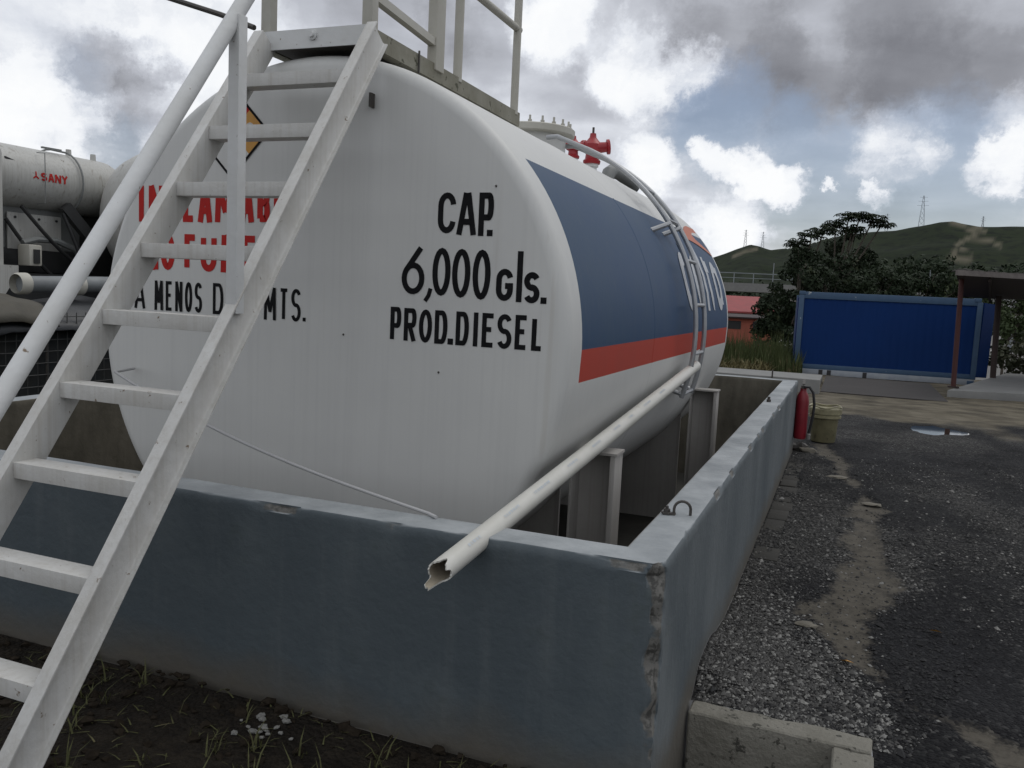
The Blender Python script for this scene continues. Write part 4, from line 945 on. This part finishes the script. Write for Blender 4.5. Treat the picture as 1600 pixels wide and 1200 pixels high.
body.add([(p, q, z) for z in zs for p, q in prof], [(i, i+1, len(prof)+i+1, len(prof)+i) for i in range(len(prof)-1)])
body.box(.10, .10, .2, CL-.10, CW-.04, CH-.06); body.build('body', M['cont_blue'], ct)
for n_, b4 in (('corner_post', (0,0,.16,.15,.15,CH-.12)), ('corner_post', (CL-.15,0,.16,CL,.15,CH-.12)), ('corner_post', (0,CW-.15,.16,.15,CW,CH-.12)), ('corner_post', (CL-.15,CW-.15,.16,CL,CW,CH-.12)),
               ('top_rail', (.15,.01,CH-.23,CL-.15,.12,CH-.02)), ('top_rail', (.15,CW-.12,CH-.23,CL-.15,CW,CH-.02)), ('bottom_rail', (.15,.012,.16,CL-.15,.12,.31))):
    MB().box(*b4).build(n_, M['cont_frame'], ct, bevel=.01)
MB().box(.02, .004, -.02, CL-.02, .10, .158).build('sill', M['cont_pale'], ct, bevel=.008)
for x in (.05, CL-.17):
    for z in (0.0, CH-.118): MB().box(x-.055, -.006, z, x+.125, .155, z+.115).build('corner_casting', M['cont_frame'], ct, bevel=.01)
for x in (.75, 1.0, 2.05): MB().box(x, -.002, -.02, x+.12, .02, .15).build('fork_pocket', M['dark_open'], ct)
MB().box(.012, CW*.5-.01, .3, .05, CW-.2, CH-.2).build('end_panel', M['cont_blue'], ct)
MB().box(CL-.10, .16, .2, CL-.03, CW-.16, CH-.1).build('door', M['cont_blue'], ct)
MB().bar((CL+.01, .05, CH*.5+.05), (CL+.42, .55, CH*.5+.02), .04, CH-.36).build('door', M['cont_blue'], ct)

cn = thing('canopy_shelter', 'open shelter with dark flat roof on oxide red posts by the container', 'shelter', (2.75, 19.4, -.93))
MB().tube([(2.77, 19.4, -.93), (2.73, 19.55, 1.62)], .055, 12).build('post', M['rust_red'], cn, smooth=True)
MB().box(2.66, 19.29, -.93, 2.88, 19.51, -.90).build('base_plate', M['rust_brown'], cn)
MB().tube([(4.20, 24.0, -.95), (4.14, 24.05, 1.28)], .075, 12).build('post', M['rust_brown'], cn, smooth=True)
MB().tube([(7.2, 22.2, -.95), (7.2, 22.2, 1.5)], .055, 12).build('post', M['rust_red'], cn, smooth=True)
MB().tube([(8.2, 26.2, -.95), (8.2, 26.2, 1.2)], .055, 12).build('post', M['rust_red'], cn, smooth=True)
rf = MB(); A = Vector((2.505, 18.467, 1.59)); B = Vector((8.6, 22.6, 1.59)); dv = Vector((.92, 6.78, -.36))
rf.add([A, B, B+dv, A+dv, A+Vector((0,0,.10)), B+Vector((0,0,.10)), B+dv+Vector((0,0,.10)), A+dv+Vector((0,0,.10))], [(3,2,1,0),(4,5,6,7),(0,1,5,4),(1,2,6,5),(2,3,7,6),(3,0,4,7)])
roof = rf.build('roof', M['rust_brown'], cn)
MB().bar(A+Vector((-.01,-.03,.045)), B+Vector((0,-.03,.045)), .04, .115).build('roof_edge', M['roof_edge'], roof)
random.seed(31)
lt = MB()
for k in range(60):
    p = A.lerp(B, random.random()*.6)+dv*(.01+.06*random.random())+Vector((0,0,.115)); lt.rock(p, .03+.04*random.random(), (1.4,1,.6), 1, .5)
tag(lt.build('leaf_litter', M['concrete_dirty'], roof), kind='stuff')
for t_ in (.12, .5, .88): MB().bar(A.lerp(B, t_)+Vector((0,.1,-.05)), A.lerp(B, t_)+dv*.98+Vector((0,0,-.05)), .06, .10).build('rafter', M['rust_brown'], cn)
sl = MB().prism([(2.59,18.73),(8.7,21.0),(9.6,27.5),(4.9,26.6)], (0,0,-1.3), (0,0,-.945), (1,0,0), (0,1,0)).build('shelter_slab', M['concrete_pale'], bevel=.015); tag(sl, 'pale concrete floor slab under the canopy shelter', 'slab')
lm = thing('yard_lamp', 'small pale lamp on thin post beyond the shelter roof', 'lamp', (7.0, 34, -1.5))
MB().tube([(7.45, 35.0, -1.5), (7.45, 35.0, 2.45)], .03, 8).build('pole', M['pylon'], lm); MB().lathe([(0,2.45),(.11,2.47),(.13,2.6),(.09,2.68),(0,2.7)], (7.45, 35.0, 0), n=12).build('lamp_head', M['sign_white'], lm, smooth=True)

# ------------------------------------------------------------------ houses, flyover, sign, pylons
def gable(name, label, loc, rz, w, d, h, rise, wall, roofm, eave=.4):
    o = thing(name, label, 'house', loc, rz=rz, local=True)
    mb = MB(); mb.box(0, 0, 0, w, d, h)
    mb.prism([(0, h), (d, h), (d/2, h+rise)], (0,0,0), (w,0,0), (0,1,0), (0,0,1)); mb.build('wall', wall, o)
    r = MB(); s = rise/(d/2)
    for sg in (0, 1):
        y0, y1 = (-eave, d/2) if sg == 0 else (d/2, d+eave); z0, z1 = (h-eave*s, h+rise) if sg == 0 else (h+rise, h-eave*s)
        r.add([(-eave,y0,z0+.03),(w+eave,y0,z0+.03),(w+eave,y1,z1+.03),(-eave,y1,z1+.03),(-eave,y0,z0+.15),(w+eave,y0,z0+.15),(w+eave,y1,z1+.15),(-eave,y1,z1+.15)], [(3,2,1,0),(4,5,6,7),(0,1,5,4),(1,2,6,5),(2,3,7,6),(3,0,4,7)])
    rr_ = r.build('roof', roofm, o)
    return o, rr_
hA, rA = gable('red_roofed_house', 'white walled house with red metal roof behind the tall grass', (-13.0, 57.0, -4.0), .42, 9.0, 7.5, 4.1, 1.0, M['house_white'], M['roof_tile_red'])
MB().box(3.2, 3.2, 4.75, 3.7, 3.7, 5.5).build('chimney', M['house_white'], rA); MB().box(5.6, 3.4, 4.8, 6.0, 3.8, 5.45).build('chimney', M['house_white'], rA)
for x in (1.2, 3.9, 6.6): MB().box(x, -.02, 2.2, x+1.1, .02, 3.1).build('window', M['glass_dark'], hA)
hB = thing('salmon_outbuilding', 'low salmon walled outbuilding with red lean-to roof before the white house', 'house', (-9.0, 50.0, -3.40), rz=.30, local=True)
MB().box(0, 0, 0, 5.4, 4, 3.2).build('wall', M['salmon'], hB)
MB().prism([(-.3, 3.22), (4.2, 3.34), (4.2, 3.42), (-.3, 3.30)], (-.4,0,0), (5.8,0,0), (0,1,0), (0,0,1)).build('roof', M['rust_brown'], hB)
for x in (.6, 2.6, 4.2): MB().box(x, -.02, 2.55, x+.9, .03, 3.05).build('window', M['dark_open'], hB)
fo = thing('flyover', 'grey road flyover with slim railings crossing before the hills', 'bridge', (-12, 122, -6))
fa, fb = Vector((-60, 104, 2.55)), Vector((70, 152, 3.3)); fd = (fb-fa).normalized()
MB().bar(fa, fb, 8, 1.15).build('deck', M['concrete_pale'], fo)
fn_ = Vector((fd.y, -fd.x, 0))*3.8
rl = MB(); rl.bar(fa+fn_+Vector((0,0,1.9)), fb+fn_+Vector((0,0,1.9)), .09, .10); rl.bar(fa+fn_+Vector((0,0,1.25)), fb+fn_+Vector((0,0,1.25)), .07, .07)
for k in range(54): p = fa.lerp(fb, k/53)+fn_; rl.bar(p+Vector((0,0,.5)), p+Vector((0,0,1.95 if k % 4 else 3.4)), .10, .10, up=(0,1,0))
rl.build('railing', M['pylon'], fo)
for k in range(8): p = fa.lerp(fb, (k+.5)/8); MB().tube([p+Vector((0,0,-.5)), p+Vector((0,0,-9))], .7, 12).build('pier', M['concrete_pale'], fo, smooth=True)
# small pale house above the container
gable('pale_cottage', 'small pale house showing just above the left of the container', (-4.2, 74, -3.0), .3, 7, 5, 3.6, .8, M['house_white'], M['roof_edge'])
gable('hillside_cottage', 'small pale house half hidden by trees right of the container', (6.3, 84, -3.0), .1, 5, 4, 3.4, .8, M['house_white'], M['roof_edge'])
sg = thing('shop_sign', 'white roadside sign with a red letter beyond the shelter', 'sign', (11.7, 74, -4), rz=-.12, local=True)
MB().box(0, 0, 5.0, 5.2, .3, 6.9).build('panel', M['sign_white'], sg)
v_ = MB(); write(v_, 'V', .95, 2.55, 5.15, 6.75, .55, lambda u, v, l=0: (u, -.03-l, v)); v_.build('red_lettering', M['sign_red'], sg)
for x in (.4, 4.6): MB().box(x, .06, 0, x+.3, .24, 5.0).build('post', M['pylon'], sg)
wl = MB().box(5.4, 37.5, -2.5, 12, 37.8, -.72).build('boundary_wall', M['house_white']); tag(wl, 'low white wall behind the bush beside the shelter', 'wall')
wb = gable('white_shop', 'white building under the red lettered sign', (10.5, 80, -4), -.1, 9, 6, 5.0, .6, M['house_white'], M['roof_edge'])[0]
MB().box(2.2, -.03, 2.4, 4.2, .02, 4.4).build('window', M['dark_open'], wb)
def pylon(az, el0, el1, D, label):
    zb_ = CAM.z + D*math.tan(rad(el0)) - 3; h = D*(math.tan(rad(el1))-math.tan(rad(el0))) + 3
    x, y = CAM.x+D*math.sin(rad(az)), CAM.y+D*math.cos(rad(az))
    o = thing('lattice_pylon', label, 'pylon', (x, y, zb_), 'pylons on the hills', local=True)
    m = MB(); w = h*.085; t = .11
    for sx in (-1,1):
        for sy in (-1,1): m.bar((sx*w, sy*w, 0), (sx*w*.15, sy*w*.15, h), t, t, up=(0,1,0))
    k = 7
    for i in range(k):
        a, b = i/k, (i+1)/k; wa, wb_ = w*(1-.85*a), w*(1-.85*b)
        for sy in (-1,1):
            m.bar((-wa, sy*wa, a*h), (wb_, sy*wb_, b*h), t*.6, t*.6, up=(0,1,0)); m.bar((wa, sy*wa, a*h), (-wb_, sy*wb_, b*h), t*.6, t*.6, up=(0,1,0))
    m.build('lattice', M['pylon'], o)
    arms = MB()
    for zq, ln in ((.72, .15), (.84, .13), (.95, .10)): arms.bar((-h*ln, 0, zq*h), (h*ln, 0, zq*h), t*.9, t*.9)
    arms.build('cross_arm', M['pylon'], o)
for az, e0, e1, D, lb in ((-6.62,3.65,4.62,615,'left pylon of the pair on the low left hill top'), (-5.55,3.5,4.52,615,'right pylon of the pair on the low left hill top'), (1.62,4.78,5.75,475,'short thin pylon on the ridge above the palm crowned trees'), (3.52,5.1,6.82,470,'tallest pylon on the ridge left of the main peak'), (6.76,5.1,5.62,470,'small pylon right of the main hill peak')):
    pylon(az, e0, e1, D, lb)
# poles among the trees
for x, y, h in ((-.35, 62, 6.6), (1.9, 66, 6.2)):
    lp_ = MB().tube([(x, y, -3.5), (x, y, -3.5+h)], [.10, .07], 8).build('utility_pole', M['pylon']); tag(lp_, 'thin pale utility pole among trees, %s' % ('nearer the big tree' if x < 0 else 'nearer the shelter'), 'pole', 'poles among the trees')

# ------------------------------------------------------------------ trees and plants
def leaves(mb, clumps, per, size, spread):
    rr = random.random
    for (cx, cy, cz, cr) in clumps:
        for k in range(per):
            d = Vector((random.gauss(0,1), random.gauss(0,1), random.gauss(0,1))).normalized()*(cr*(.35+.65*rr()**.5)); d.z *= .75
            p = Vector((cx,cy,cz))+d; nrm = (d.normalized()*.6+Vector((random.gauss(0,1),random.gauss(0,1),random.gauss(.5,.7)))*.6).normalized()
            t = nrm.cross(Vector((rr()-.5,rr()-.5,rr()-.5))).normalized(); b = nrm.cross(t); s = size*(.6+.8*rr())
            mb.add([p-t*s*.5, p+b*s*.26, p+t*s*.5, p-b*s*.26], [(0,1,2,3)])
def tree(name, label, base, height, crown_c, crown_r, nclump, per, size, m, group=None, trunk_r=.16):
    o = thing(name, label, 'tree', base, group); base = Vector(base); rr = random.random
    cc = Vector(crown_c); cl = []
    for k in range(nclump):
        while True:
            d = Vector((rr()*2-1, rr()*2-1, rr()*2-1))
            if .25 < d.length < 1: break
        p = cc+Vector((d.x*crown_r[0], d.y*crown_r[1], d.z*crown_r[2])); cl.append((p.x, p.y, p.z, min(crown_r)*(.22+.20*rr())))
    tr = MB(); top = cc-Vector((0,0,crown_r[2]*.2)); mid = base.lerp(top, .5)+Vector((.2*(rr()-.5), .2*(rr()-.5), 0))
    tr.tube([base-Vector((0,0,.4)), mid, top], [trunk_r, trunk_r*.75, trunk_r*.4], 9)
    for c in cl[::3]:
        q = Vector(c[:3]); s = mid.lerp(top, .3+.7*rr()); tr.tube([s, s.lerp(q, .5)+Vector((0,0,.15)), q], [trunk_r*.35, trunk_r*.22, trunk_r*.1], 5, False)
    tr.build('trunk', M['bark'], o, smooth=True)
    lv = MB(); leaves(lv, cl, per, size, 1); lv.build('crown', m, o)
    return o
random.seed(41)
GB = 'trees behind the container'
tree('broadleaf_tree', 'dark leafy tree overhanging the left end of the container', (-1.9, 38.5, -2.0), 6, (-1.75, 38.7, 1.1), (1.25, 1.2, 2.3), 60, 90, .20, M['leaf'])
tree('broadleaf_tree', 'lower dark tree leaning left over the red roof', (-2.9, 41.5, -2.2), 4, (-2.85, 41.0, -.2), (1.1, 1.1, 1.9), 44, 80, .20, M['leaf'])
tree('broadleaf_tree', 'tall dark tree behind the container left half', (-.6, 46, -2.3), 7, (-.55, 46.5, 1.4), (2.1, 1.6, 2.3), 80, 85, .23, M['leaf'])
for bx, by, lab, rx, rz_, mm in ((1.7, 55, 'wide dark tree behind the middle of the container', 2.9, 2.5, 'leaf'), (4.4, 57, 'dark tree behind the container below the ridge', 2.7, 2.5, 'leaf'), (6.9, 60, 'mid green tree left of the shelter roof', 2.4, 2.0, 'leaf_mid'),
        (9.7, 63, 'green tree behind the shelter roof', 2.6, 1.9, 'leaf_mid'), (-.2, 60, 'tall slim tree under the umbrella crowns', 2.0, 3.0, 'leaf'), (3.0, 50, 'low bushy tree just above the container roof', 1.8, 1.1, 'leaf_mid'), (5.6, 49, 'low bushy tree near the shelter post', 1.6, 1.0, 'leaf_mid')):
    tree('broadleaf_tree', lab, (bx, by, -3.3), 7, (bx, by, 2.9 if rz_ == 3.0 else 1.25 if rz_ > 1.5 else .35), (rx, 1.6, rz_), 70, 80, .25, M[mm], GB)
def umbrella(base, tops, label):
    o = thing('cecropia_tree', label, 'tree', base, 'umbrella crowned trees'); base = Vector(base); tr = MB(); lv = MB(); rr = random.random
    fork = base.lerp(Vector(tops[0]), .55)
    tr.tube([base-Vector((0,0,.5)), fork], [.16, .11], 8)
    for t in tops:
        t = Vector(t); tr.tube([fork, fork.lerp(t, .6)+Vector((0,0,-.2)), t], [.09, .06, .045], 6)
        for k in range(46):
            a = rr()*2*PI; r = .75*rr()**.6; c = t+Vector((r*math.cos(a), r*math.sin(a), .55*(rr()-.55)*(1-.45*r)+.1-.25*r*r))
            for q in range(8):   # each palmate leaf is a fan of drooping lobes
                b = q/8*2*PI; d = Vector((math.cos(b), math.sin(b), -.55+.4*rr())); s = .24+.1*rr(); n_ = Vector((-math.sin(b), math.cos(b), 0))*.05
                lv.add([c, c+d*s*.6+n_, c+d*s+Vector((0,0,-.05)), c+d*s*.6-n_], [(0,1,2,3)])
    tr.build('trunk', M['bark'], o, smooth=True); lv.build('crown', M['leaf'], o)
umbrella((-.25, 57.6, -3.4), [(-.95, 57.8, 6.15), (-.15, 57.6, 6.65), (.55, 57.8, 6.75), (1.35, 58, 6.55), (1.9, 58.4, 6.25), (.15, 57.9, 5.85)], 'umbrella crowned tree tallest against the sky above the container')
umbrella((-2.4, 55.0, -3.4), [(-3.0, 55.2, 4.75), (-2.2, 55, 5.25), (-1.5, 55.2, 5.55), (-2.6, 55.3, 4.2)], 'lower umbrella crowned tree left of the tallest one')
tree('shrub', 'grey green bush at the right edge beside the shelter', (5.75, 27.8, -1.5), 2, (5.9, 28.0, -.6), (1.25, 1.1, .95), 50, 60, .17, M['leaf_pale'], trunk_r=.06)
tree('shrub', 'small dark shrub in front of the red lettered sign', (6.2, 36, -1.8), 2, (6.4, 36.2, .35), (1.0, .7, .7), 26, 50, .18, M['leaf_mid'], trunk_r=.06)
# far wood along the foot of the hills, tall grass, dry grass
fw = MB(); random.seed(43)
cl = []
for k in range(900):
    az = -75+125*random.random() if k % 3 else -10+20*random.random(); r = 125+230*random.random()
    x, y = CAM.x+r*math.sin(rad(az)), CAM.y+r*math.cos(rad(az)); h = 2.0+3.5*random.random()
    t = max(0, (r-.22*hill_d(az))/(.78*hill_d(az))); z = -4.5+(hill_d(az)*math.tan(rad(ridge(az)))*t**1.25+5)*t if t > 0 else -4.5
    cl.append((x, y, z+h*.5, h))
leaves(fw, cl, 34, 1.7, 1); tag(fw.build('far_wood', M['leaf']), 'dark band of woodland along the foot of the hills', 'woodland', kind='stuff')
tg = MB(); random.seed(44); rr = random.random
for k in range(9000):
    x = -9+8.2*rr(); y = 24+9*rr(); h = (.35+.75*rr()) * (1.0 if y > 26.5 else .8)
    blade(tg, x, y, gz(x,y)-.05, h, h*.35*rr(), rr()*2*PI, .022+.02*rr())
for k in range(500):
    x = -3.6+2.3*rr(); y = 24.5+3*rr(); h = .9+.6*rr(); blade(tg, x, y, gz(x,y)-.05, h, h*.2*rr(), rr()*2*PI, .012+.01*rr())
tag(tg.build('tall_grass', M['grass_tall']), 'tall green grass beside the left end of the container', 'grass', kind='stuff')
dg = MB()
for k in range(5200):
    x = -9+7.4*rr(); y = 22.0+2.6*rr(); hump = .35*math.exp(-((y-23.3)/.8)**2)*(.6+.5*noise.noise(Vector((x*.8, 0, 2)))); h = .08+.25*rr()
    blade(dg, x, y, gz(x,y)-.03+hump*rr(), h, h*1.3*rr(), rr()*2*PI, .02+.02*rr())
tag(dg.build('dry_grass', M['grass_dry']), 'straw coloured dry grass in front of the tall grass', 'grass', kind='stuff')

# ------------------------------------------------------------------ concrete mixer truck parked left of the wall
tk = thing('mixer_truck', 'white concrete mixer truck with round drum and water tank parked on the left', 'truck', (-8.2, 6, GZ))
dr = MB(); ax = Vector((0, 1, .10)).normalized()
dr.lathe([(0,-.14),(.25,-.12),(.48,-.05),(.62,.03),(.73,.14),(.80,.30),(.95,.85),(1.12,1.6),(1.17,2.1),(1.15,2.6),(1.0,3.4),(.72,4.4),(.55,4.8),(.5,4.8)], (-7.18, 5.2, 1.36), ax, 48)
dr.build('drum', M['truck_white'], tk, smooth=True, angle=50)
wtk = MB().lathe([(0,-.10),(.2,-.08),(.30,-.02),(.335,.08),(.34,.2),(.34,1.85),(.335,1.95),(.30,2.05),(.2,2.1),(0,2.12)], (-8.30, 3.75, 1.775), (0,1,0), 32).build('water_tank', M['truck_white'], tk, smooth=True, angle=50)
def wskin(u, v, lift=0):
    a = v/.34; r = .343+lift; return (-8.30+r*math.cos(a), u, 1.775+r*math.sin(a))
ml = MB()
for ch, u0, u1 in (('S', 4.585, 4.665), ('A', 4.675, 4.755), ('N', 4.765, 4.845), ('Y', 4.85, 4.935)): write(ml, ch, u0, u1, -.035, .055, .022, wskin)
for k in range(3):
    a = rad(90+120*k); ribbon(ml, [(4.525, .005), (4.525+.04*math.cos(a), .005+.05*math.sin(a))], .016, wskin, .0004*k)
ml.build('red_lettering', M['truck_red'], wtk)
MB().tube([(-8.06, 4.62, 2.05), (-7.94, 4.62, 2.04), (-7.935, 4.62, 1.80), (-7.94, 4.62, 1.50), (-8.06, 4.62, 1.49)], .0055, 6).build('sight_tube', M['truck_grey'], wtk)
MB().tube([(-8.30+.37*math.cos(rad(a)), 5.12-.15*(a > 80), 1.775+.37*math.sin(rad(a))) for a in range(-60, 120, 12)], .011, 8).build('hoop', M['truck_grey'], wtk, smooth=True)
MB().bar((-8.14, 4.75, 2.13), (-8.14, 5.0, 2.135), .03, .02).build('grab_bar', M['truck_grey'], wtk)
for y in (5.2, 5.55): MB().lathe([(0,.1),(.03,.1),(.035,0)], (-8.25, y, 2.08), n=10).build('filler_cap', M['truck_white'], wtk)
# cab back wall and pedestal
MB().box(-9.6, 2.0, .5, -7.80, 4.02, 2.0).build('cab', M['truck_white'], tk, bevel=.06)
MB().box(-9.4, 3.94, 1.0, -8.02, 4.06, 2.05).build('cab_rear_panel', M['truck_grey'], tk, bevel=.02)
MB().box(-9.2, 4.10, .95, -8.24, 5.35, 1.52).build('tank_frame', M['truck_grey'], tk, bevel=.03)
MB().bar((-8.0, 4.18, 1.93), (-8.0, 4.42, 1.87), .02, .025).build('rain_strip', M['truck_dark'], tk)
fd_ = MB().tube([(-8.05, 4.42, 1.05), (-8.05, 4.6, 1.10), (-8.05, 4.85, 1.10), (-8.05, 5.1, 1.02), (-8.05, 5.2, .9)], .035, 8); fd_.build('mudguard', M['truck_grey'], tk, smooth=True)
MB().bar((-8.0, 4.92, 1.5), (-7.9, 5.35, 1.0), .10, .12).build('drum_strut', M['truck_dark'], tk)
bx_ = MB().box(-7.98, 4.30, .80, -7.80, 4.46, 1.03).build('control_box', M['frame_cream'], tk, bevel=.02); MB().box(-7.795, 4.345, .83, -7.785, 4.42, .98).build('panel', M['truck_dark'], bx_)
MB().box(-9.3, 2.2, -.05, -7.95, 9.8, .72).build('chassis', M['truck_dark'], tk)
MB().box(-9.4, 5.36, -.05, -8.35, 9.6, 1.55).build('inner_frame', M['truck_dark'], tk)
MB().box(-9.25, 4.2, .72, -8.2, 5.3, 1.0).build('gearbox', M['truck_dark'], tk, bevel=.05)
MB().prism([(3.9,.4),(4.12,.72),(4.12,.80),(3.8,.80),(3.5,.3)], (-8.2,0,0), (-7.74,0,0), (0,1,0), (0,0,1)).build('step', M['truck_white'], tk)
for y in (3.0, 7.2, 8.5):
    for x in (-7.95, -9.3):
        w_ = MB().lathe([(.30,-.16),(.48,-.16),(.53,-.12),(.54,0),(.53,.12),(.48,.16),(.30,.16)], (x, y, GZ+.54), (1,0,0), 28).build('wheel', M['black_rubber'], tk, smooth=True)
        MB().lathe([(0,-.10),(.12,-.12),(.2,-.10),(.30,-.04),(.30,.14),(.2,.06),(0,.05)], (x, y, GZ+.54), (1,0,0), 20).build('rim', M['truck_grey'], w_, smooth=True)
for k, (p, q, sag) in enumerate((((-8.1, 4.45, 1.45), (-8.0, 5.3, .75), .12), ((-8.15, 4.3, 1.3), (-8.05, 5.2, .55), .2), ((-8.0, 4.9, 1.42), (-7.9, 5.15, .6), .05))):
    p, q = Vector(p), Vector(q)
    MB().tube([p.lerp(q, i/8)+Vector((.06*math.sin(PI*i/8), 0, -sag*math.sin(PI*i/8))) for i in range(9)], .022, 8).build('hose', M['black_rubber'], tk, smooth=True)
MB().box(-8.22, 4.36, .98, -8.20, 5.05, 1.38).build('side_plate', M['truck_white'], tk, bevel=.01)
for y in (4.45, 4.75, 4.98): MB().lathe([(0,.012),(.014,.012),(.014,0)], (-8.20, y, 1.33), (1,0,0), 8).build('bolt', M['truck_dark'], tk)
# stack under tarpaulin inside a welded mesh pen
st = thing('mesh_pen', 'dark welded mesh pen lined with shade cloth left of the wall', 'pen', (-6.2, 4.6, GZ))
ws = MB()
x_ = -6.0; ya, yb_ = 1.2, 9.0
k = 0; y = ya
while y < yb_: ws.tube([(x_, y, GZ), (x_, y, .40)], .0045, 5, False); y += .10
z = GZ
while z < .41: ws.tube([(x_, ya, z), (x_, yb_, z)], .0045, 5, False); z += .10
ws.build('wire_mesh', M['mesh_wire'], st)
for y in (1.2, 3.0, 4.8, 6.6, 8.4): MB().tube([(x_-.01, y, GZ), (x_-.01, y, .42)], .012, 8).build('stake', M['dark_steel'], st)
MB().box(-7.0, ya, GZ, -6.05, yb_, .33).build('shade_cloth', M['shade'], st)
def tarp(name, label, m, x0, x1, y0, y1, z0, hh, seed, parent=None):
    nx_, ny_ = 16, 60; vs = []; fs = []
    for j in range(ny_+1):
        for i in range(nx_+1):
            u, v = i/nx_, j/ny_; x = x0+(x1-x0)*u; y = y0+(y1-y0)*v
            e = math.sin(PI*min(1, max(0, v)))**.35*math.sin(PI*(.12+.76*u))
            z = z0+hh*e*(.75+.5*noise.fractal(Vector((x*1.3, y*1.1, seed)), 1, 2, 4)) + .04*noise.noise(Vector((x*5, y*5, seed))) - (.16*(u-.85)/.15 if u > .85 else 0)
            vs.append((x, y, z))
    fs = [(j*(nx_+1)+i, j*(nx_+1)+i+1, (j+1)*(nx_+1)+i+1, (j+1)*(nx_+1)+i) for j in range(ny_) for i in range(nx_)]
    mb = MB(); mb.add(vs, fs); o = mb.build(name, m, smooth=True, angle=80); sm = o.modifiers.new('thick', 'SOLIDIFY'); sm.thickness = .012
    tag(o, label, 'tarpaulin', 'tarpaulins heaped on the pen')
tarp('tarpaulin', 'black tarpaulin heaped along the top of the mesh pen', M['tarp_dark'], -7.1, -5.93, 1.4, 8.6, .36, .16, 3)
tarp('tarpaulin', 'khaki tarpaulin thrown over the black one at the left', M['tarp_khaki'], -6.9, -5.91, 1.2, 3.05, .44, .16, 9)
for (ya_, yb__, lab) in ((3.02, 4.35, 'grey plastic pipe with white end collars on the tarpaulins'),):
    gp = thing('grey_pipe', lab, 'pipe', (-6.4, ya_, .55))
    MB().tube([(-6.4, ya_+.06, .63), (-6.4, 3.62, .645), (-6.4, yb__, .66)], .075, 18).build('tube', M['grey_pipe'], gp, smooth=True)
    for y in (ya_, 3.60): MB().lathe([(.085,0),(.097,.02),(.097,.10),(.080,.10)], (-6.4, y, .635), (0,1,.02), 24).build('collar', M['frame_cream'], gp, smooth=True)
